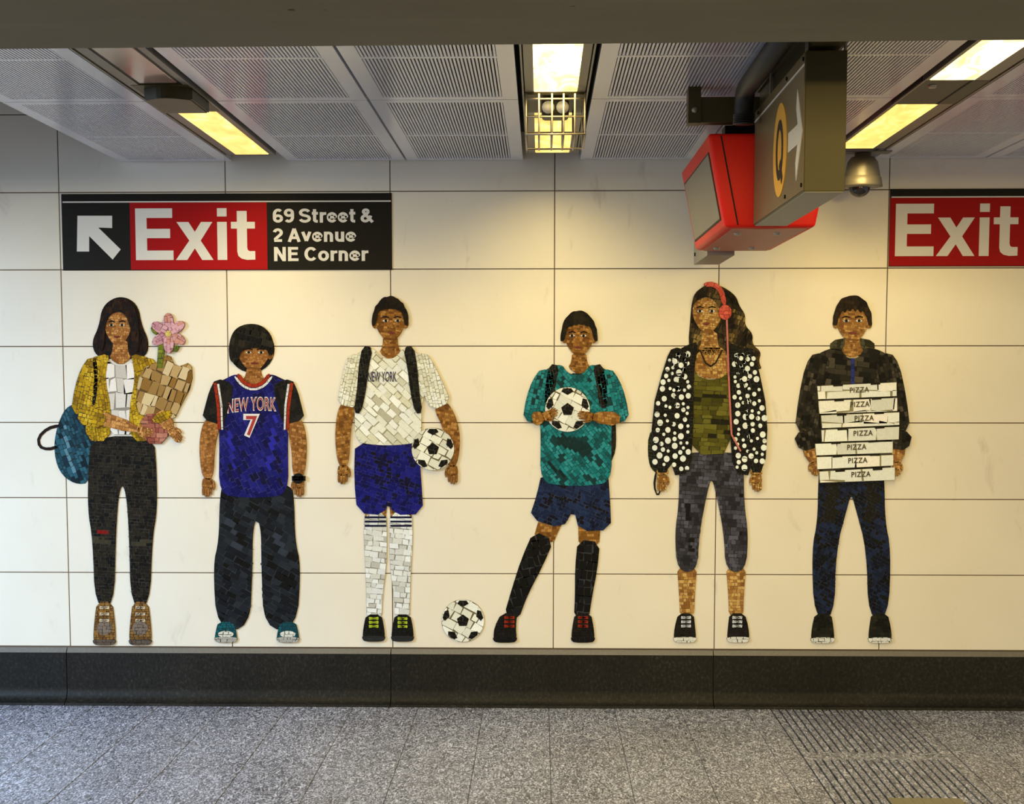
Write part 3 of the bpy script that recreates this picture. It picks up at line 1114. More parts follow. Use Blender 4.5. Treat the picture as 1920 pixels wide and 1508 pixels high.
def mosaic(name, parent, polys, level, cols, size=(7, 5), ang=0.0, grout_hex='#3a2f22', strokes=(), gap=0.9, sm=2, rng=None, kind=None, spots=(), blotch=None):
    """flat mosaic part: a bedding plate with single tesserae standing proud of it"""
    rng = rng or random.Random(zlib.crc32(('%s %s %d' % (name, level, round(polys[0][0][0]))).encode()))
    mb = MB()
    d_plate = -(BASE_T + level * STEP)
    d_tile = d_plate - RELIEF
    for poly in polys:
        poly = smooth_poly(poly, sm) if sm else poly
        if area2(poly) < 0:
            poly = poly[::-1]
        uc = sum(p[0] for p in poly) / len(poly)
        # bedding plate
        mb.cur = 0
        mb.prism([W(*p) for p in poly], -0.0012, d_plate, lambda a, c, d: (a, d, c))
        mb.cur = 1
        P = np.array(poly)
        cen = P.mean(0)
        ca, sa = math.cos(ang), math.sin(ang)
        Q = (P - cen) @ np.array([[ca, -sa], [sa, ca]])      # rotate by -ang
        lo, hi = Q.min(0), Q.max(0)
        tiles = []
        y = lo[1] - rng.random() * size[1]
        while y < hi[1]:
            h = size[1] * rng.uniform(0.8, 1.25)
            x = lo[0] - rng.random() * size[0]
            while x < hi[0]:
                w = size[0] * rng.uniform(0.6, 1.5)
                j = lambda: rng.uniform(-0.12, 0.12) * size[1]
                q = [(x + j(), y + j()), (x + w + j(), y + j()), (x + w + j(), y + h + j()), (x + j(), y + h + j())]
                tiles.append([(cen[0] + a * ca - c * sa, cen[1] + a * sa + c * ca) for a, c in q])
                x += w
            y += h
        C4 = np.array(tiles).reshape(-1, 2)
        ins = inside(C4, poly).reshape(-1, 4)
        for ti, q in enumerate(tiles):
            if ins[ti].all():
                pc = q
            else:
                if area2(q) < 0:
                    q = q[::-1]
                qa = np.array(q)
                if qa[:, 0].max() < P[:, 0].min() or qa[:, 0].min() > P[:, 0].max() or qa[:, 1].max() < P[:, 1].min() or qa[:, 1].min() > P[:, 1].max():
                    continue
                pc = clip_convex(poly, q)
                if len(pc) < 3 or abs(area2(pc)) < 1.5:
                    continue
            cu, cv = sum(a for a, _ in pc) / len(pc), sum(c for _, c in pc) / len(pc)
            A_ = math.sqrt(abs(area2(pc)))
            s = max(0.35, 1 - gap / A_)
            pc = [(cu + (a - cu) * s, cv + (c - cv) * s) for a, c in pc]
            hexc = None
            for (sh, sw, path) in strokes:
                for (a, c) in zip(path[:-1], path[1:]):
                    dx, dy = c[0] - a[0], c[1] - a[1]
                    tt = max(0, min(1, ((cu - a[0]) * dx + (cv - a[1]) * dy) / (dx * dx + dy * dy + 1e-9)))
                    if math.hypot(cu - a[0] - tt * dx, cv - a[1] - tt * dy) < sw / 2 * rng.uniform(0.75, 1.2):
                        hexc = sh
            for (sh, su, sv, sr) in spots:
                if (cu - su) ** 2 + (cv - sv) ** 2 < sr * sr:
                    hexc = sh
            if hexc is None:
                f = 0.5 + 0.5 * math.sin(cu * 0.11 + 1.7 * math.sin(cv * 0.047 + uc)) * math.cos(cv * 0.083 + 0.6)
                k = (f * 0.75 + rng.random() * 0.45) * len(cols) if grout_hex != SKIN_GROUT else (0.1 + f * 0.3 + rng.random() * 0.8) * len(cols)
                hexc = cols[min(len(cols) - 1, int(max(0, k - 0.1 * len(cols))))]
            c3 = seen(hexc, cu)
            br = rng.uniform(0.9, 1.1)
            c3 = tuple(min(0.95, x * br) for x in c3)
            wv = [W(a, c) for a, c in pc]
            n = len(wv)
            mb.face([(a, d_tile, c) for a, c in wv], c3)
            for k in range(n):
                a, c = wv[k], wv[(k + 1) % n]
                mb.face([(a[0], d_plate, a[1]), (c[0], d_plate, c[1]), (c[0], d_tile, c[1]), (a[0], d_tile, a[1])], c3)
    gl = seen(grout_hex, polys[0][0][0])
    return mb.build(name, [grout(gl), M_TILE], parent)


def flat_text(parent, body, u0, v0, u1, v1, level, hexc, bold=0.02, spacing=1.0, name='lettering', arc=0.0, tilt=0.0):
    p = MB()
    d = -(BASE_T + level * STEP + RELIEF + 0.0004)

    def mp(a, c):
        u = u0 + (u1 - u0) * a
        v = v1 + (v0 - v1) * c - arc * (1 - (2 * a - 1) ** 2) + tilt * (a - 0.5)
        x, z = W(u, v)
        return (x, d, z)
    put_text(p, body, mp, bold=bold, spacing=spacing)
    k = 'lettering_' + hexc
    if k not in GROUTS:
        GROUTS[k] = mat('mosaic_lettering', seen(hexc, u0), 0.4)
    return p.build(name, GROUTS[k], parent, fixn=False)


def hand(parent, u, v, ang, s, skin, level, side):
    """open relaxed hand pointing along ang (0 = down), side +-1 says where the thumb goes"""
    def T_(a, c):
        ca, sa = math.cos(ang), math.sin(ang)
        return (u + (a * ca - c * sa) * s, v + (a * sa + c * ca) * s)
    polys = [[T_(*q) for q in ((-9, -3), (9, -3), (11, 8), (10, 18), (-10, 18), (-11, 8))]]
    for k, (x, ln) in enumerate(((-7.5, 13), (-2.6, 17), (2.4, 18), (7.4, 15))):
        x *= -side
        polys.append(limb([(*T_(x, 15), 4.8 * s), (*T_(x * 1.02, 17 + ln * 0.55), 4.6 * s), (*T_(x * 0.98 + side, 17 + ln), 3.6 * s)]))
    polys.append(limb([(*T_(side * 9, 2), 6 * s), (*T_(side * 13.5, 11), 5.2 * s), (*T_(side * 13, 20), 3.6 * s)]))
    return mosaic('hand', parent, polys, level, skin, (5, 4), ang, SKIN_GROUT, gap=0.6, sm=1)


SKIN_GROUT = '#7a5226'


def face(parent, cu, cv, rx, ry, skin, level, turn=0.0, brow='#1d120a', lips='#7a3a28'):
    pts = []
    for k in range(24):
        a = 2 * PI * k / 24
        w = rx * (1.0 if math.sin(a) < 0 else 1.0 - 0.30 * math.sin(a) ** 1.5)
        pts.append((cu + w * math.cos(a), cv + ry * math.sin(a)))
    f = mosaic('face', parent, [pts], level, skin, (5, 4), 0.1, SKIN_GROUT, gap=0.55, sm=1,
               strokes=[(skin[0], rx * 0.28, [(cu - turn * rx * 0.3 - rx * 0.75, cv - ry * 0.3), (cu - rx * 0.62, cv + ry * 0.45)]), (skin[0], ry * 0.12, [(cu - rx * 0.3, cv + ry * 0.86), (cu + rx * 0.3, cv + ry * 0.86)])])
    ex = rx * 0.40
    o = turn * rx * 0.30
    for s in (-1, 1):
        eu, ev = cu + o + s * ex, cv - ry * 0.06
        e = mosaic('eye', f, [ellipse(eu, ev, rx * 0.20, ry * 0.065, 12)], level + 1, ['#d8c8a8'], (6, 5), 0, '#140c06', gap=0.3, sm=0)
        mosaic('eyebrow', f, [limb([(eu - rx * 0.25, ev - ry * 0.15, 2.0), (eu, ev - ry * 0.21, 3.0), (eu + rx * 0.25, ev - ry * 0.15, 2.0)])], level + 1, [brow], (6, 4), 0, brow, gap=0.3, sm=0)
        mosaic('pupil', f, [ellipse(eu + turn * 1.5, ev, rx * 0.095, ry * 0.068, 10)], level + 2, ['#120a05'], (6, 6), 0, '#0a0603', gap=0.2, sm=0)
    mosaic('nose', f, [[(cu + o - 1.5, cv - ry * 0.02), (cu + o + 1.5, cv - ry * 0.02), (cu + o + rx * 0.17, cv + ry * 0.29), (cu + o, cv + ry * 0.34), (cu + o - rx * 0.17, cv + ry * 0.29)]], level + 1, skin[-2:], (4, 4), 0, skin[0], gap=0.5, sm=1)
    mosaic('mouth', f, [[(cu + o * 0.9 - rx * 0.31, cv + ry * 0.53), (cu + o * 0.9 - rx * 0.1, cv + ry * 0.47), (cu + o * 0.9 + rx * 0.1, cv + ry * 0.47), (cu + o * 0.9 + rx * 0.31, cv + ry * 0.53), (cu + o * 0.9, cv + ry * 0.63)]], level + 1, [lips], (5, 3), 0, '#3a160c', gap=0.4, sm=1)
    return f


def figure(label, u0, v0):
    x, z = W(u0, v0)
    return thing('mosaic_figure', label, 'mosaic', (x, 0, z), 'wall mosaics of standing people')


def legs(cx, y0, hip, crotch, knee, end, w_end, spread=0.52, waist=None):
    """one pair of trouser legs as a single outline"""
    waist = waist or hip * 0.92
    o = hip * spread * 1.05
    return [(cx - waist, y0), (cx + waist, y0), (cx + hip, crotch - 30), (cx + hip * 1.02, (crotch + knee) / 2), (cx + o + w_end * 0.62, knee), (cx + o + w_end / 2, end),
            (cx + o - w_end / 2, end), (cx + o - w_end * 0.58, knee), (cx + 8, crotch + 28), (cx, crotch), (cx - 8, crotch + 28), (cx - o + w_end * 0.58, knee),
            (cx - o + w_end / 2, end), (cx - o - w_end / 2, end), (cx - o - w_end * 0.62, knee), (cx - hip * 1.02, (crotch + knee) / 2), (cx - hip, crotch - 30)], o


def shoe(parent, u, top, bot, w, cols, sole, level, toe=None, laces=None, grout_hex='#0d0b09', out=0):
    s = mosaic('shoe', parent, [[(u - w * 0.34, top), (u + w * 0.34, top), (u + w * 0.46 + out, top + (bot - top) * 0.5), (u + w * 0.5 + out, bot - 6), (u + w * 0.38 + out, bot), (u - w * 0.38 + out, bot), (u - w * 0.5 + out, bot - 6), (u - w * 0.46 + out, top + (bot - top) * 0.5)]], level, cols, (7, 5), 0, grout_hex, sm=1)
    mosaic('sole', s, [[(u - w * 0.52 + out, bot - 9), (u + w * 0.52 + out, bot - 9), (u + w * 0.5 + out, bot - 2), (u + w * 0.36 + out, bot + 2), (u - w * 0.36 + out, bot + 2), (u - w * 0.5 + out, bot - 2)]], level + 1, [sole], (9, 6), 0, '#1a150f', gap=0.6, sm=1)
    if toe:
        mosaic('toe_cap', s, [ellipse(u + out, bot - (bot - top) * 0.38, w * 0.36, (bot - top) * 0.17, 14)], level + 1, [toe], (8, 6), 0, '#2a251e', gap=0.6, sm=0)
    if laces:
        for k in range(3):
            y = top + (bot - top) * (0.12 + 0.15 * k)
            mosaic('lace', s, [limb([(u - w * 0.22, y, 3.2), (u + w * 0.22, y + 3, 3.2)]), limb([(u + w * 0.22, y, 3.2), (u - w * 0.22, y + 3, 3.2)])], level + 1, [laces], (7, 4), 0, '#1a150f', gap=0.4, sm=0)
    return s


def ball(parent, u, v, r, level, dark='#15130f', label=None):
    bl = mosaic('ball', parent, [ellipse(u, v, r, r, 36)], level, ['#d8cfa8', '#e6dcb4', '#efe6c2'], (17, 14), 0.5, '#6b5a38', gap=1.2, sm=0)
    mosaic('pentagon_patch', bl, [[(u + r * 0.30 * math.cos(a), v + r * 0.30 * math.sin(a)) for a in [2 * PI * k / 5 - PI / 2 for k in range(5)]]], level + 1, [dark], (9, 7), 0.2, '#3a3226', gap=0.7, sm=0)
    for k in range(5):
        a = 2 * PI * k / 5 - PI / 2
        pu, pv = u + r * 0.80 * math.cos(a), v + r * 0.80 * math.sin(a)
        w, h = r * 0.15, r * 0.27
        pts = [(pu + (x * math.cos(a) - y * math.sin(a)), pv + (x * math.sin(a) + y * math.cos(a))) for x, y in ((-w, 0), (0, -h), (w, -h * 0.62), (w, h * 0.62), (0, h))]
        mosaic('pentagon_patch', bl, [pts], level + 1, [dark], (9, 7), 0.2, '#3a3226', gap=0.7, sm=0)
    return bl


def arms_down(parent, cx, sh_y, sh_w, cuff_y, elbow_y, wrist_y, sleeve, skin, level, sl_grout='#3a2f22', out=(14, 14), lower=None, w=(34, 28, 20), hs=0.95):
    for s, o in ((-1, out[0]), (1, out[1])):
        sx = cx + s * (sh_w - w[0] * 0.55)
        ex, wx = cx + s * (sh_w + o), cx + s * (sh_w + o - 2)
        full = [(sx, sh_y + 8), (ex, elbow_y), (wx, wrist_y)]

        def at_(y):
            if y <= elbow_y:
                k = (y - full[0][1]) / (elbow_y - full[0][1])
                return (sx + (ex - sx) * k, y, w[0] + (w[1] - w[0]) * k)
            k = (y - elbow_y) / (wrist_y - elbow_y)
            return (ex + (wx - ex) * k, y, w[1] + (w[2] - w[1]) * k)
        if cuff_y < wrist_y:
            ys = [cuff_y - 8] + ([elbow_y] if cuff_y < elbow_y - 12 else []) + [wrist_y + 4]
            mosaic('forearm', parent, [limb([at_(y) for y in ys])], level, skin, (6, 5), 0.2 * s, SKIN_GROUT, gap=0.6, sm=2)
        hand(parent, wx, wrist_y + 3, -0.06 * s, hs, skin, level, -s)
        ys = [full[0][1] - 6, full[0][1] + 20] + ([elbow_y] if cuff_y > elbow_y + 12 else [(full[0][1] + cuff_y) / 2 + 8]) + [cuff_y]
        pts = [at_(y) for y in ys]
        pts = [(a, c, ww + (9 if k_ else -2)) for k_, (a, c, ww) in enumerate(pts)]
        mosaic('sleeve', parent, [limb(pts)], level + 1, sleeve, (8, 6), 1.35 * s, sl_grout, sm=1)


def arms_hold(parent, cx, sh_y, sh_w, cuff, elbow_y, target, sleeve, skin, level, front, sl_grout='#3a2f22', w=(34, 28, 20), hs=0.8):
    """both arms bent; target = ((ul, vl), (ur, vr)) wrists; sleeves run to the cuff fraction of the way"""
    for s, (tu, tv) in ((-1, target[0]), (1, target[1])):
        sx = cx + s * (sh_w - w[0] * 0.55)
        ex = cx + s * (sh_w + 8)
        d = math.atan2(tv - elbow_y, tu - ex)
        mosaic('forearm', parent, [limb([(ex, elbow_y - 6, w[1]), (tu, tv, w[2])])], front, skin, (6, 5), d, SKIN_GROUT, gap=0.6, sm=1)
        hand(parent, tu, tv, d - PI / 2, hs, skin, front, s)
        pts = [(sx - s * 4, sh_y + 2, w[0] - 4), (sx + s * 7, sh_y + 26, w[0] + 7), ((sx + ex) / 2 + s * 5, (sh_y + elbow_y) / 2 + 8, w[0] + 7), (ex, elbow_y, w[1] + 9)]
        mosaic('sleeve', parent, [limb(pts)], level + 1, sleeve, (8, 6), 1.35 * s, sl_grout, sm=1)
        if cuff > 0:
            mu, mv = ex + (tu - ex) * cuff, elbow_y + (tv - elbow_y) * cuff
            mosaic('cuff', parent, [limb([(ex + s * 2, elbow_y - 4, w[1] + 13), (mu, mv, w[1] + 4)])], front + 1, sleeve, (8, 6), d, sl_grout, sm=1)


def torso(cx, sh_y, sh_w, hem_y, hem_w, neck=22, drop=12):
    return [(cx - neck, sh_y - 6), (cx - neck * 0.6, sh_y + drop * 0.7), (cx, sh_y + drop), (cx + neck * 0.6, sh_y + drop * 0.7), (cx + neck, sh_y - 6), (cx + sh_w * 0.72, sh_y + 2), (cx + sh_w, sh_y + 20), (cx + sh_w * 0.93, sh_y + 70),
            (cx + hem_w, (sh_y + hem_y) / 2 + 20), (cx + hem_w * 1.02, hem_y - 4), (cx + hem_w * 0.4, hem_y + 3), (cx - hem_w * 0.4, hem_y + 3), (cx - hem_w * 1.02, hem_y - 4), (cx - hem_w, (sh_y + hem_y) / 2 + 20), (cx - sh_w * 0.93, sh_y + 70), (cx - sh_w, sh_y + 20), (cx - sh_w * 0.72, sh_y + 2)]


def neck(parent, cu, y0, y1, w, skin, level):
    return mosaic('neck', parent, [[(cu - w * 0.8, y0), (cu + w * 0.8, y0), (cu + w * 0.85, y1 - 12), (cu + w * 1.25, y1), (cu, y1 + 14), (cu - w * 1.25, y1), (cu - w * 0.85, y1 - 12)]], level, skin, (5, 4), 0, SKIN_GROUT, gap=0.6, sm=1)


def hair_cap(cu, cv, rx, ry, fringe=0.45, side=0.1, thick=1.16, teeth=0.06):
    """short hair: uneven outer arc over the head, ragged hairline, sideburns"""
    rr = random.Random(int(cu))
    out = []
    for k in range(23):
        a = PI - side + (PI + 2 * side) * k / 22
        w = 1 + rr.uniform(-0.02, 0.045)
        out.append((cu + rx * thick * w * math.cos(a), cv + ry * thick * w * math.sin(a)))
    inn = [(cu + rx * 1.0, cv + ry * 0.16), (cu + rx * 0.93, cv - ry * 0.02), (cu + rx * 0.86, cv - ry * 0.22)]
    n = 11
    for k in range(n):
        x = 0.80 - 1.6 * k / (n - 1)
        arch = 0.16 * (1 - (x / 0.8) ** 2)
        inn.append((cu + rx * x, cv - ry * (fringe + arch + (teeth if k % 2 else -teeth))))
    inn += [(cu - rx * 0.86, cv - ry * 0.22), (cu - rx * 0.93, cv - ry * 0.02), (cu - rx * 1.0, cv + ry * 0.16)]
    return out + inn


def ears(parent, cu, cv, rx, ry, skin, level):
    for s in (-1, 1):
        mosaic('ear', parent, [ellipse(cu + s * rx * 1.06, cv + ry * 0.02, rx * 0.22, ry * 0.26, 14)], level, skin, (5, 4), 0, SKIN_GROUT, gap=0.5, sm=0)


# ---- figure in the mustard jacket
SK1 = ['#8d5a28', '#a66e35', '#ba8344', '#cb9655']
g = figure('mosaic of a long haired person in mustard jacket holding a pink flower bouquet', 232, 1210)
C1 = 226
mosaic('backpack', g, [[(128, 758), (165, 758), (180, 800), (172, 905), (140, 909), (110, 885), (100, 838), (110, 790)]], 0, ['#16323f', '#1f4656', '#2b5c6e', '#122631'], (10, 7), 1.2, '#0e1a20', strokes=[('#5a8496', 5, [(122, 800), (128, 850), (140, 890)])])
mosaic('carry_loop', g, [limb([(112, 798, 6), (90, 803, 6), (72, 820, 6), (74, 838, 6), (90, 843, 6), (108, 838, 6)])], 0, ['#241712'], (9, 5), 0, '#1a100c', gap=0.5, sm=1)
pl_, off = legs(C1 + 4, 818, 64, 905, 1010, 1138, 36, 0.50)
mosaic('trousers', g, [pl_], 1, ['#14120e', '#1d1a14', '#262219', '#0f0e0b'], (7, 6), 0.06, '#35312a', gap=0.7, strokes=[('#3b3727', 10, [(205, 1015), (170, 1012)]), ('#7c1512', 5, [(182, 998), (206, 1000)]), ('#3b3727', 8, [(250, 1020), (285, 1016)])])
for s in (-1, 1):
    shoe(g, C1 + 4 + s * off, 1128, 1208, 42, ['#6d4c22', '#8a6530', '#7b5828'], '#5b5044', 2, toe='#77695b', laces='#d8c7a4', grout_hex='#2a1c0c')
mosaic('hair', g, [[(C1 - 10, 557), (C1 + 14, 558), (C1 + 34, 575), (C1 + 40, 610), (C1 + 54, 640), (C1 + 50, 668), (C1 + 22, 674), (C1 - 20, 674), (C1 - 46, 668), (C1 - 54, 642), (C1 - 40, 612), (C1 - 34, 575)]], 1, ['#170e09', '#22150d', '#2e1d12'], (5, 9), 0.15, '#0a0604', gap=0.6)
neck(g, C1, 636, 672, 17, SK1, 2)
mosaic('blouse', g, [[(C1 - 26, 672), (C1 - 12, 686), (C1 + 12, 686), (C1 + 26, 672), (C1 + 36, 740), (C1 + 30, 815), (C1 - 26, 815), (C1 - 28, 740)]], 2, ['#dcd9cd', '#e6e3d8', '#cfcbbd'], (16, 26), 0, '#8f8a7c', gap=0.9, sm=1)
YJ = ['#8a6a0a', '#a8860f', '#bd9a18', '#cfae2c']
for s in (-1, 1):
    q_ = [(C1 + s * 20, 662), (C1 + s * 58, 672), (C1 + s * 66, 700), (C1 + s * 62, 760), (C1 + s * 66, 826), (C1 + s * 20, 828), (C1 + s * 16, 770), (C1 + s * 28, 710), (C1 + s * 24, 684)]
    mosaic('jacket_front', g, [q_], 3, YJ, (7, 5), 1.4, '#4a3a06', gap=0.7, sm=1)
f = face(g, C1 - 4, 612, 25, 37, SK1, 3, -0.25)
mosaic('fringe', g, [[(C1 - 10, 560), (C1 + 14, 561), (C1 + 30, 580), (C1 + 36, 620), (C1 + 34, 664), (C1 + 22, 655), (C1 + 20, 610), (C1 + 6, 584), (C1 - 18, 588), (C1 - 28, 612), (C1 - 30, 655), (C1 - 40, 660), (C1 - 38, 610), (C1 - 30, 576)]], 6, ['#170e09', '#22150d', '#33200f'], (5, 9), 0.2, '#0a0604', gap=0.6)
mosaic('shoulder_strap', g, [limb([(C1 - 48, 672, 8), (C1 - 44, 710, 7), (C1 - 50, 760, 7)])], 4, ['#11171d'], (8, 6), 1.4, '#0a0d10', gap=0.5, sm=1)
arms_hold(g, C1, 672, 66, 0.42, 778, ((262, 806), (322, 806)), YJ, SK1, 3, 7, '#4a3a06', w=(34, 28, 20))
mosaic('bouquet_wrap', g, [[(266, 690), (300, 678), (318, 662), (330, 690), (360, 678), (362, 720), (340, 760), (326, 790), (264, 786), (254, 745)]], 5, ['#7d5a26', '#9c7a42', '#b89a63', '#cdb98a', '#8f6a30'], (13, 20), 0.35, '#57401c', gap=0.9, sm=1)
mosaic('flower_pot', g, [[(262, 776), (322, 776), (314, 832), (270, 832)]], 6, ['#8a4a3a', '#a5634e', '#b47a62'], (10, 8), 0, '#4a2318', gap=0.7, sm=1)
mosaic('flower_stem', g, [limb([(304, 640, 12), (301, 690, 11)])], 6, ['#6f7a26', '#8d9534'], (6, 8), 0, '#3b4112', gap=0.6, sm=0)
mosaic('leaf', g, [[(283, 612), (296, 614), (296, 630), (286, 624)]], 6, ['#6f7a26'], (6, 6), 0.3, '#3b4112', gap=0.5, sm=1)
mosaic('leaf', g, [[(322, 650), (338, 648), (334, 660), (324, 660)]], 6, ['#5a6b22'], (6, 6), 0.3, '#3b4112', gap=0.5, sm=1)
for k in range(6):
    a = 2 * PI * k / 6 + 0.5
    mosaic('petal', g, [ellipse(317 + 17 * math.cos(a), 625 + 20 * math.sin(a), 18, 10, 14, a)], 7 + k % 2, ['#a8707c', '#c08c96', '#d2a3a8', '#c98f7c'], (9, 6), a, '#7a4650', gap=0.6, sm=0)
mosaic('flower_centre', g, [ellipse(317, 626, 6, 6, 12)], 9, ['#d9c46a'], (5, 5), 0, '#6a5a20', gap=0.4, sm=0)

# ---- figure in the blue jersey
SK2 = ['#77491c', '#8c5926', '#a06a31', '#af783d']
g = figure('mosaic of a dark haired person in a blue jersey numbered 7', 478, 1205)
C2 = 476
pl_, off = legs(C2 + 6, 905, 70, 968, 1060, 1180, 62, 0.60)
mosaic('trousers', g, [pl_], 1, ['#0e0f10', '#16181a', '#1e2124', '#262a2c'], (16, 10), 0.5, '#24282a', gap=0.7, strokes=[('#07080a', 8, [(420, 1060), (470, 1056)]), ('#07080a', 8, [(505, 1084), (560, 1080)]), ('#30353a', 7, [(430, 980), (450, 1030)]), ('#30353a', 7, [(520, 1000), (530, 1050)])])
for s in (-1, 1):
    shoe(g, C2 + 6 + s * (off + 14), 1166, 1203, 42, ['#0d4448', '#125a5e'], '#a9a493', 2, toe='#d8d4bc', grout_hex='#072326')
neck(g, C2, 690, 714, 17, SK2, 1)
mosaic('collar_shirt', g, [torso(C2, 708, 78, 780, 70, 26, 12)], 0, ['#14110c', '#1c1811'], (8, 6), 0, '#0a0805')
BJ = ['#0b0b38', '#11114c', '#18185c', '#20206c']
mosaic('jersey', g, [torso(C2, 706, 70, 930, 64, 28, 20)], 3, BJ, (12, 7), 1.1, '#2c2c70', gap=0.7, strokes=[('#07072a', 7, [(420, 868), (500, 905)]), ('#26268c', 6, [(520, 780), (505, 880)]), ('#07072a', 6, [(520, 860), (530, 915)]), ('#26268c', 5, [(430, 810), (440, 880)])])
mosaic('collar_trim', g, [limb([(C2 - 30, 702, 7), (C2 - 18, 718, 7), (C2, 725, 7), (C2 + 18, 718, 7), (C2 + 30, 702, 7)])], 5, ['#a03016'], (8, 5), 0, '#5a180a', gap=0.5, sm=1)
mosaic('collar_trim', g, [limb([(C2 - 35, 706, 4.5), (C2 - 21, 724, 4.5), (C2, 732, 4.5), (C2 + 21, 724, 4.5), (C2 + 35, 706, 4.5)])], 5, ['#d8d4c4'], (8, 5), 0, '#8a8676', gap=0.4, sm=1)
for s in (-1, 1):
    mosaic('armhole_trim', g, [limb([(C2 + s * 72, 718, 6), (C2 + s * 66, 760, 6), (C2 + s * 64, 806, 5)])], 6, ['#a03016'], (6, 8), 0, '#5a180a', gap=0.5, sm=0)
    mosaic('armhole_trim', g, [limb([(C2 + s * 66, 720, 4), (C2 + s * 60, 760, 4), (C2 + s * 58.5, 806, 3.5)])], 6, ['#d8d4c4'], (6, 8), 0, '#8a8676', gap=0.4, sm=0)
arms_down(g, C2, 712, 76, 792, 830, 896, ['#12100c', '#1b1812', '#242018'], SK2, 4, '#0a0805', out=(12, 10), w=(36, 31, 22))
mosaic('wristwatch', g, [ellipse(C2 + 84, 897, 10, 10, 16), limb([(C2 + 72, 897, 9), (C2 + 97, 897, 9)])], 7, ['#0d0c0b', '#171513'], (6, 5), 0, '#2d2a26', gap=0.5, sm=0)
mosaic('hair_back', g, [ellipse(C2 - 4, 655, 43, 44, 28)], 0, ['#0b0a07', '#14110b', '#1d1910'], (5, 10), 0.2, '#050403', gap=0.6, sm=0)
ears(g, C2, 665, 29, 33, SK2, 1)
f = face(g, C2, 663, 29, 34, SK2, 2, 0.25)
mosaic('fringe', g, [[(C2 - 46, 672), (C2 - 46, 640), (C2 - 34, 615), (C2 - 8, 606), (C2 + 18, 611), (C2 + 36, 632), (C2 + 38, 664), (C2 + 29, 668), (C2 + 24, 652), (C2 - 22, 654), (C2 - 29, 678), (C2 - 38, 682)]], 5, ['#0b0a07', '#14110b', '#1d1910', '#2c281c'], (5, 11), 0.25, '#050403', gap=0.6)
lt = bpy.data.objects[[o.name for o in g.children if o.name.startswith('jersey')][0]]
flat_text(lt, 'NEW YORK', 427, 747, 519, 774, 4, '#c9c1b4', 0.035, 1.05, arc=3, tilt=-4)
flat_text(lt, 'NEW YORK', 429, 749, 517, 772, 4.4, '#8e2028', 0.0, 1.12, arc=3, tilt=-4)
flat_text(lt, '7', 457, 776, 488, 821, 4, '#d8d2c6', 0.06)
flat_text(lt, '7', 462, 780, 483, 817, 4.4, '#a01818', 0.015)

# ---- figure in the white T-shirt
SK3 = ['#6b3f14', '#83511b', '#976226', '#b07a36']
g = figure('mosaic of a person in white T-shirt and blue shorts with a ball at one hip', 730, 1203)
C3 = 728
for s, u in ((-1, C3 - 24), (1, C3 + 24)):
    mosaic('leg', g, [limb([(u - s * 2, 930, 44), (u, 965, 40), (u, 990, 36)])], 0, SK3, (6, 5), 0, SKIN_GROUT, gap=0.6, sm=1)
    sk = mosaic('sock', g, [limb([(u, 960, 42), (u, 1010, 44), (u - s * 1, 1060, 40), (u + s * 2, 1120, 30), (u + s * 2, 1162, 28)])], 1, ['#cfc8ae', '#dcd6bd', '#e6e1cb', '#c2baa0'], (14, 10), 0.1, '#8a806a', gap=0.8, sm=1)
    for y in (970, 978, 986):
        mosaic('sock_stripe', sk, [limb([(u - 20, y, 3.6), (u + 20, y, 3.6)])], 2, ['#14142e'], (9, 5), 0, '#14142e', gap=0.4, sm=0)
    shoe(g, u + s * 3, 1152, 1201, 42, ['#0b0b09', '#141410'], '#2a2a26', 3, laces='#b9c42a', grout_hex='#050505')
pl_ = [(C3 - 62, 822), (C3 + 56, 822), (C3 + 62, 900), (C3 + 66, 964), (C3 + 8, 966), (C3 + 1, 925), (C3 - 6, 966), (C3 - 58, 962), (C3 - 64, 900)]
mosaic('shorts', g, [pl_], 2, ['#0c0c3c', '#131352', '#1b1b64', '#0a0a2a'], (8, 6), 0.3, '#26266a', gap=0.7, sm=1, strokes=[('#05051a', 8, [(700, 850), (716, 880)]), ('#05051a', 9, [(745, 890), (768, 925)]), ('#05051a', 5, [(728, 850), (729, 925)])])
neck(g, C3 + 4, 630, 662, 17, SK3, 2)
ears(g, C3 + 4, 606, 27, 37, SK3, 2)
sh = mosaic('t_shirt', g, [torso(C3, 658, 76, 832, 62, 27, 16)], 3, ['#d6cda6', '#e2dab6', '#ebe4c6', '#d0c69c'], (20, 12), 0.75, '#9a8d66', gap=0.9, strokes=[('#b8ad88', 5, [(690, 720), (724, 780)]), ('#b8ad88', 5, [(760, 720), (735, 790)])])
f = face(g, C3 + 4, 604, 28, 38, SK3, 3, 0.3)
mosaic('hair', g, [hair_cap(C3 + 4, 604, 28, 40, 0.46, 0.15, 1.2, 0.02)], 6, ['#120d07', '#1b130a', '#251a0e'], (5, 4), 0, '#080503', gap=0.6, sm=1)
arms_down(g, C3, 664, 76, 762, 808, 872, ['#d6cda6', '#e2dab6', '#ebe4c6'], SK3, 4, '#9a8d66', out=(10, 46), w=(34, 30, 22))
ball(g, 812, 842, 40, 6)
for s in (-1, 1):
    mosaic('shoulder_strap', g, [limb([(C3 + s * 38, 650, 20), (C3 + s * 46, 690, 19), (C3 + s * 50, 735, 17), (C3 + s * 58, 775, 14)])], 6, ['#14120d', '#1f1c15', '#0d0c09'], (8, 6), 1.4, '#3a362a', gap=0.6, sm=1)
flat_text(sh, 'NEW YORK', 690, 697, 744, 716, 4, '#1d2148', 0.015, 1.0)

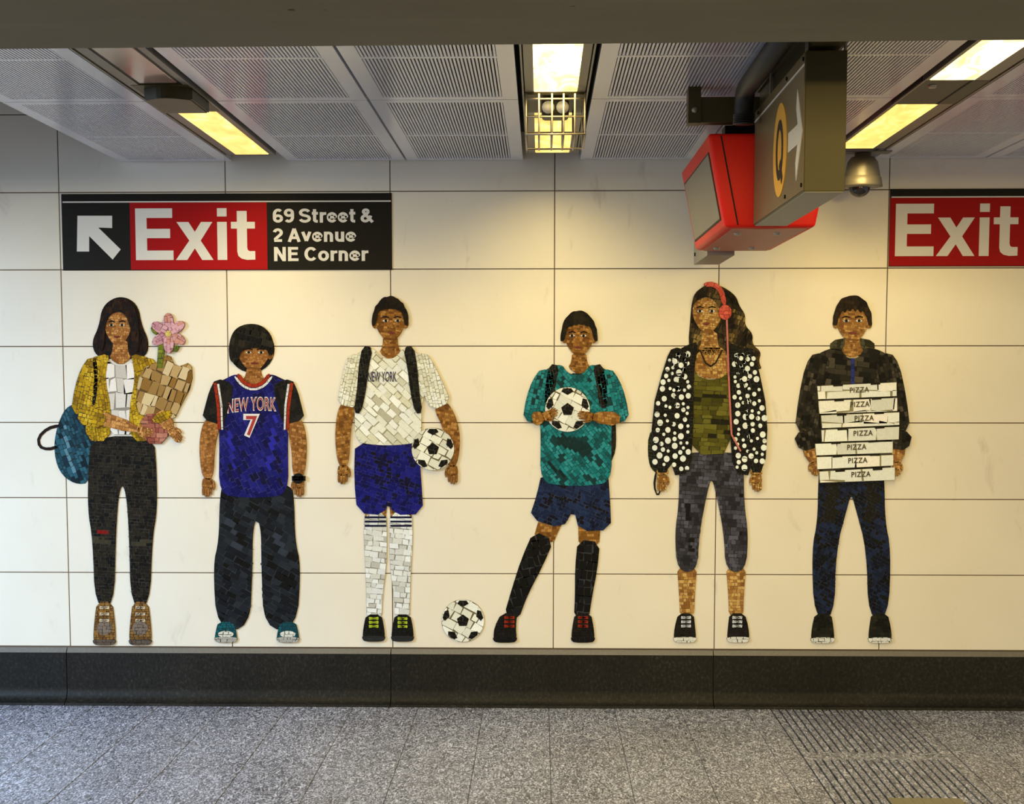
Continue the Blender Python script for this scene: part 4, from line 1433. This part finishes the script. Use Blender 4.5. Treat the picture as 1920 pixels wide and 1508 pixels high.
# ---- figure in the teal shirt
SK4 = ['#673b12', '#7f4f17', '#966123', '#ae7732']
g = figure('mosaic of a person in a teal shirt holding a ball, another ball below', 1070, 1205)
C4 = 1080
mosaic('backpack', g, [[(C4 - 50, 700), (C4 + 66, 700), (C4 + 76, 800), (C4 + 74, 860), (C4 + 40, 892), (C4 - 40, 880)]], 0, ['#0f0d09', '#1a1711', '#241f16'], (9, 7), 1.3, '#3a3528')
for s, (hu, ku, au) in ((-1, (C4 - 40, C4 - 62, C4 - 122)), (1, (C4 + 26, C4 + 24, C4 + 10))):
    kv = 1014 if s > 0 else 1004
    mosaic('leg', g, [limb([(hu, 960, 46), ((hu + ku) / 2, 985, 42), (ku, kv + 12, 38)])], 0, SK4, (6, 5), 0, SKIN_GROUT, gap=0.6, sm=1)
    mosaic('sock', g, [limb([(ku + (hu - ku) * 0.08, kv, 42), (ku + (au - ku) * 0.35, kv + 52, 42), (ku + (au - ku) * 0.72, kv + 105, 32), (au, 1160, 28)])], 1, ['#090908', '#100f0d', '#171613'], (12, 16), 0.1 - 0.35 * (s < 0), '#2e2c27', gap=0.8, sm=1)
    shoe(g, au + s * 3, 1150, 1203, 44, ['#0c0a08', '#17120e', '#1f1813'], '#141210', 2, laces='#9c2c14', grout_hex='#050403', out=-8 if s < 0 else 0)
mosaic('shorts', g, [[(C4 - 64, 885), (C4 + 60, 885), (C4 + 64, 940), (C4 + 66, 994), (C4 + 6, 996), (C4 - 4, 955), (C4 - 26, 992), (C4 - 88, 972), (C4 - 74, 930)]], 2, ['#0f1422', '#172033', '#1e2a40', '#0b0e17'], (8, 6), 0.4, '#2a3446', gap=0.7, sm=1, strokes=[('#06080e', 6, [(1030, 930), (1070, 938)]), ('#06080e', 6, [(1100, 950), (1138, 958)])])
neck(g, C4 + 6, 662, 690, 17, SK4, 2)
ears(g, C4 + 6, 634, 26, 36, SK4, 2)
TS = ['#0c4a42', '#115e54', '#1a7266', '#2a8275', '#0a3630']
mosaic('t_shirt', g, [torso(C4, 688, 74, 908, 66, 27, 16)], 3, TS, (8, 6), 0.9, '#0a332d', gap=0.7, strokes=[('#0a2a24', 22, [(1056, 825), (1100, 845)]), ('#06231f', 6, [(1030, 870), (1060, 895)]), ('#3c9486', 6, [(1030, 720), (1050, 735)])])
f = face(g, C4 + 6, 632, 27, 37, SK4, 3, -0.3)
mosaic('hair', g, [hair_cap(C4 + 6, 632, 28, 40, 0.42, 0.18, 1.22, 0.04)], 6, ['#130e07', '#1e160b', '#2a1f10'], (5, 6), 0.2, '#080503', gap=0.6, sm=1)
for s in (-1, 1):
    mosaic('shoulder_strap', g, [limb([(C4 + s * 40, 684, 19), (C4 + s * 48, 720, 19), (C4 + s * 52, 765, 16)])], 5, ['#14120d', '#1f1c15', '#0d0c09'], (8, 6), 1.4, '#3a362a', gap=0.6, sm=1)
ball(g, 1064, 768, 42, 6)
arms_hold(g, C4, 694, 74, 0.0, 792, ((1020, 782), (1110, 782)), TS, SK4, 4, 8, '#0a332d', w=(34, 28, 20))
ball(g, 868, 1164, 40, 1)

# ---- figure in the spotted jacket
SK5 = ['#83521f', '#9b672a', '#b38039', '#c6984b']
g = figure('mosaic of a person in a white spotted black jacket wearing coral headphones', 1330, 1207)
C5 = 1334
mosaic('hand_bag', g, [[(1216, 800), (1262, 806), (1266, 860), (1250, 884), (1230, 890), (1214, 868)]], 0, ['#12120a', '#1c1c10', '#28280f'], (7, 6), 0.2, '#3a3a24')
mosaic('bag_loop', g, [limb([(1230, 886, 4), (1226, 912, 4), (1233, 932, 4), (1241, 912, 4), (1238, 886, 4)])], 0, ['#17140f'], (8, 5), 0, '#17140f', gap=0.4, sm=1)
for s in (-1, 1):
    mosaic('calf', g, [limb([(C5 + s * 46, 1060, 38), (C5 + s * 46, 1110, 30), (C5 + s * 46, 1160, 26)])], 0, SK5, (6, 6), 0, SKIN_GROUT, gap=0.6, sm=1)
    shoe(g, C5 + s * 48, 1150, 1203, 42, ['#14100b', '#1d1711', '#261d14'], '#d8cba4', 1, laces='#d8d0b8', grout_hex='#080604', out=s * 2)
pl_, off = legs(C5, 848, 60, 895, 1000, 1072, 38, 0.72)
mosaic('leggings', g, [pl_], 2, ['#26221f', '#35302d', '#45403d', '#544e4b'], (8, 7), 0.05, '#1c1917', gap=0.7, strokes=[('#15120f', 3, [(1282, 870), (1290, 960), (1296, 1040)]), ('#15120f', 3, [(1390, 930), (1386, 1040)])])
mosaic('hair', g, [[(C5 - 14, 534), (C5 + 16, 534), (C5 + 46, 554), (C5 + 52, 574), (C5 + 64, 590), (C5 + 62, 610), (C5 + 78, 626), (C5 + 76, 646), (C5 + 94, 660), (C5 + 88, 678), (C5 + 96, 694), (C5 + 70, 690), (C5 + 40, 690), (C5 - 30, 680), (C5 - 44, 650), (C5 - 40, 600), (C5 - 36, 556)]], 0, ['#150f08', '#2a1e0f', '#4a381b', '#86682f'], (4, 9), 0.35, '#0b0704', gap=0.6)
neck(g, C5 - 4, 620, 656, 18, SK5, 1)
mosaic('chest', g, [[(C5 - 30, 652), (C5 + 34, 652), (C5 + 40, 710), (C5 - 34, 710)]], 1, SK5, (6, 5), 0, SKIN_GROUT, gap=0.6, sm=1)
OT = ['#3f380c', '#544b12', '#655b1a', '#4a420f']
mosaic('vest_top', g, [[(C5 - 34, 690), (C5 - 24, 708), (C5, 713), (C5 + 26, 706), (C5 + 40, 680), (C5 + 44, 850), (C5 - 40, 854), (C5 - 40, 760)]], 3, OT, (16, 8), 0.05, '#2a2508', gap=0.7, sm=1, strokes=[('#1e1a06', 6, [(1298, 748), (1360, 742)]), ('#1e1a06', 5, [(1300, 786), (1362, 790)]), ('#1e1a06', 5, [(1320, 820), (1366, 810)])])
rs_ = random.Random(3)


def dots(u0, u1, v0, v1, n):
    res = []
    tries = 0
    while len(res) < n and tries < 4000:
        tries += 1
        u, v, r_ = rs_.uniform(u0, u1), rs_.uniform(v0, v1), rs_.choice((3.2, 4.4, 5.4, 6.0))
        if all((u - a) ** 2 + (v - c) ** 2 > (r_ + d + 1.8) ** 2 for a, c, d in res):
            res.append((u, v, r_))
    return res


BK = ['#0b0a07', '#13110c', '#1a1710']
for s in (-1, 1):
    q_ = [(C5 + s * 24, 640), (C5 + s * 44, 646), (C5 + s * 72, 662), (C5 + s * 80, 700), (C5 + s * 74, 780), (C5 + s * 78, 892), (C5 + s * 40, 888), (C5 + s * 34, 800), (C5 + s * 34, 700)]
    jf = mosaic('jacket_front', g, [q_], 5, BK, (7, 6), 0.1, '#2c281e', gap=0.6, sm=1)
    ds = dots(min(C5 + s * 42, C5 + s * 72), max(C5 + s * 42, C5 + s * 72), 660, 880, 44)
    mosaic('white_dots', jf, [ellipse(a, c, d * 0.92, d, 12) for a, c, d in ds], 6, ['#e4dcbc'], (15, 15), 0, '#e4dcbc', gap=0.3, sm=0)['kind'] = 'stuff'
f = face(g, C5 - 8, 586, 28, 40, SK5, 4, -0.3)
mosaic('hairline', g, [[(C5 - 38, 575), (C5 - 32, 548), (C5 - 8, 534), (C5 + 18, 536), (C5 + 36, 556), (C5 + 40, 610), (C5 + 30, 650), (C5 + 22, 640), (C5 + 20, 590), (C5 + 8, 566), (C5 - 8, 556), (C5 - 26, 562)]], 7, ['#150f08', '#241a0d', '#3a2a14', '#5c4521'], (4, 8), 0.3, '#0b0704', gap=0.6)
hp = mosaic('headphones', g, [limb([(C5 - 14, 534, 9), (C5 + 4, 533, 10), (C5 + 18, 545, 10), (C5 + 24, 572, 9)])], 8, ['#c24a30', '#d45a3c'], (9, 7), 0.8, '#7d2a18', gap=0.5, sm=1)
mosaic('ear_cup', hp, [ellipse(C5 + 25, 586, 12, 14, 20)], 9, ['#c24a30', '#d45a3c'], (8, 8), 0, '#7d2a18', gap=0.5, sm=0)
mosaic('cord', hp, [limb([(C5 + 28, 600, 3.2), (C5 + 30, 660, 3.2), (C5 + 33, 740, 3.2), (C5 + 37, 815, 3.2), (C5 + 54, 846, 3.2)])], 9, ['#c06a50'], (8, 4), 1.5, '#c06a50', gap=0.3, sm=0)
mosaic('necklace', g, [limb([(C5 - 22, 656, 2.6), (C5 - 12, 680, 2.6), (C5 - 2, 687, 4), (C5 + 8, 680, 2.6), (C5 + 20, 656, 2.6)])], 4, ['#241a0d'], (6, 4), 0, '#241a0d', gap=0.3, sm=0)
arms_down(g, C5, 652, 78, 886, 780, 888, BK, SK5, 5, '#2c281e', out=(16, 8), w=(34, 31, 22), hs=0.9)
for sl in [o for o in g.children if o.name.split('.')[0] == 'sleeve']:
    us = [sl.matrix_world @ v.co for v in sl.data.vertices]
    s = -1 if sum(v[0] for v in [tuple(q) for q in us]) / len(us) + g.location.x < W(C5, 800)[0] else 1
    o_ = 16 if s < 0 else 8
    ds = []
    for (a, c, d) in dots(-13, 13, 672, 872, 36):
        k = min(1, (c - 660) / 120)
        ds.append((C5 + s * (64 + (14 + o_) * k) + a, c, d))
    mosaic('white_dots', sl, [ellipse(a, c, d * 0.92, d, 12) for a, c, d in ds], 7, ['#e4dcbc'], (15, 15), 0, '#e4dcbc', gap=0.3, sm=0)['kind'] = 'stuff'

# ---- figure with the stack of boxes
SK6 = ['#774a1d', '#905e26', '#a77331', '#bb873f']
g = figure('mosaic of a person in a dark camouflage jacket carrying a stack of pizza boxes', 1594, 1207)
C6 = 1598
pl_, off = legs(C6 - 2, 880, 62, 925, 1030, 1160, 38, 0.78)
mosaic('trousers', g, [pl_], 1, ['#0c0d0c', '#101216', '#161b24', '#1c2432', '#15140d'], (7, 6), 0.5, '#262a36', gap=0.6, strokes=[('#1c180c', 26, [(1560, 910), (1556, 970)]), ('#1c180c', 26, [(1632, 910), (1634, 970)]), ('#070807', 5, [(1532, 1028), (1570, 1022)]), ('#070807', 5, [(1616, 1022), (1658, 1028)])])
for s in (-1, 1):
    shoe(g, C6 - 2 + s * (off + 2), 1150, 1204, 44, ['#14120a', '#1e1b10', '#282415'], '#d8cba4', 2, grout_hex='#080704', out=s * 1)
mosaic('hood', g, [[(C6 - 46, 648), (C6 - 28, 634), (C6 + 28, 634), (C6 + 46, 648), (C6 + 30, 668), (C6 - 30, 668)]], 0, ['#39331c', '#4a4326', '#2b2613'], (8, 6), 0.2, '#1c180a', sm=1)
neck(g, C6, 632, 660, 17, SK6, 1)
ears(g, C6, 606, 29, 38, SK6, 1)
CJ = ['#0f0d08', '#18150d', '#241f14', '#352d1d', '#4a3f2a', '#0c0a06']
mosaic('jacket', g, [torso(C6, 656, 78, 890, 76, 24, 18)], 3, CJ, (17, 9), 0.12, '#0a0805', gap=0.7)
mosaic('zip', g, [limb([(C6, 672, 7), (C6, 722, 7)])], 4, ['#1d2548', '#28305a'], (6, 8), 0, '#10142a', gap=0.5, sm=0)
f = face(g, C6, 604, 30, 39, SK6, 3, 0.0)
mosaic('hair', g, [hair_cap(C6, 604, 30, 42, 0.38, 0.12, 1.2, 0.09)], 6, ['#170f07', '#24180b', '#2f200f'], (5, 8), 0.15, '#0a0603', gap=0.6, sm=1)
arms_hold(g, C6, 664, 80, 0.55, 812, ((1524, 868), (1682, 868)), CJ, SK6, 4, 5, '#0a0805', w=(36, 32, 22), hs=0.72)
BX = [((1531, 724), (1680, 717), (1680, 743), (1533, 749)), ((1533, 752), (1681, 746), (1681, 771), (1535, 776)), ((1538, 779), (1685, 773), (1685, 797), (1540, 803)), ((1539, 806), (1685, 800), (1684, 824), (1540, 829)),
      ((1527, 832), (1673, 828), (1673, 849), (1529, 854)), ((1530, 857), (1674, 853), (1674, 873), (1531, 880)), ((1535, 884), (1677, 876), (1677, 900), (1536, 905))]
TX = [(1610, 731), (1611, 758), (1619, 784), (1617, 812), (1605, 838), (1607, 863), (1613, 889)]
for q_, (tu, tv) in zip(BX, TX):
    bxo = mosaic('pizza_box', g, [list(q_)], 8, ['#d6caa0', '#e0d5ae', '#e8deba'], (48, 30), 0.0, '#857748', gap=0.9, sm=0)
    mosaic('lid_slot', bxo, [limb([(q_[0][0] + 30, q_[0][1] - 1, 4), (q_[0][0] + 48, q_[0][1] - 2, 4)]), limb([(q_[0][0] + 100, q_[0][1] - 4, 4), (q_[0][0] + 118, q_[0][1] - 5, 4)])], 9, ['#1d170c'], (20, 8), 0, '#1d170c', gap=0.3, sm=0)
    flat_text(bxo, 'PIZZA', tu - 18, tv - 5, tu + 18, tv + 5, 9, '#120f0a', 0.02, 1.15, tilt=-1.5)
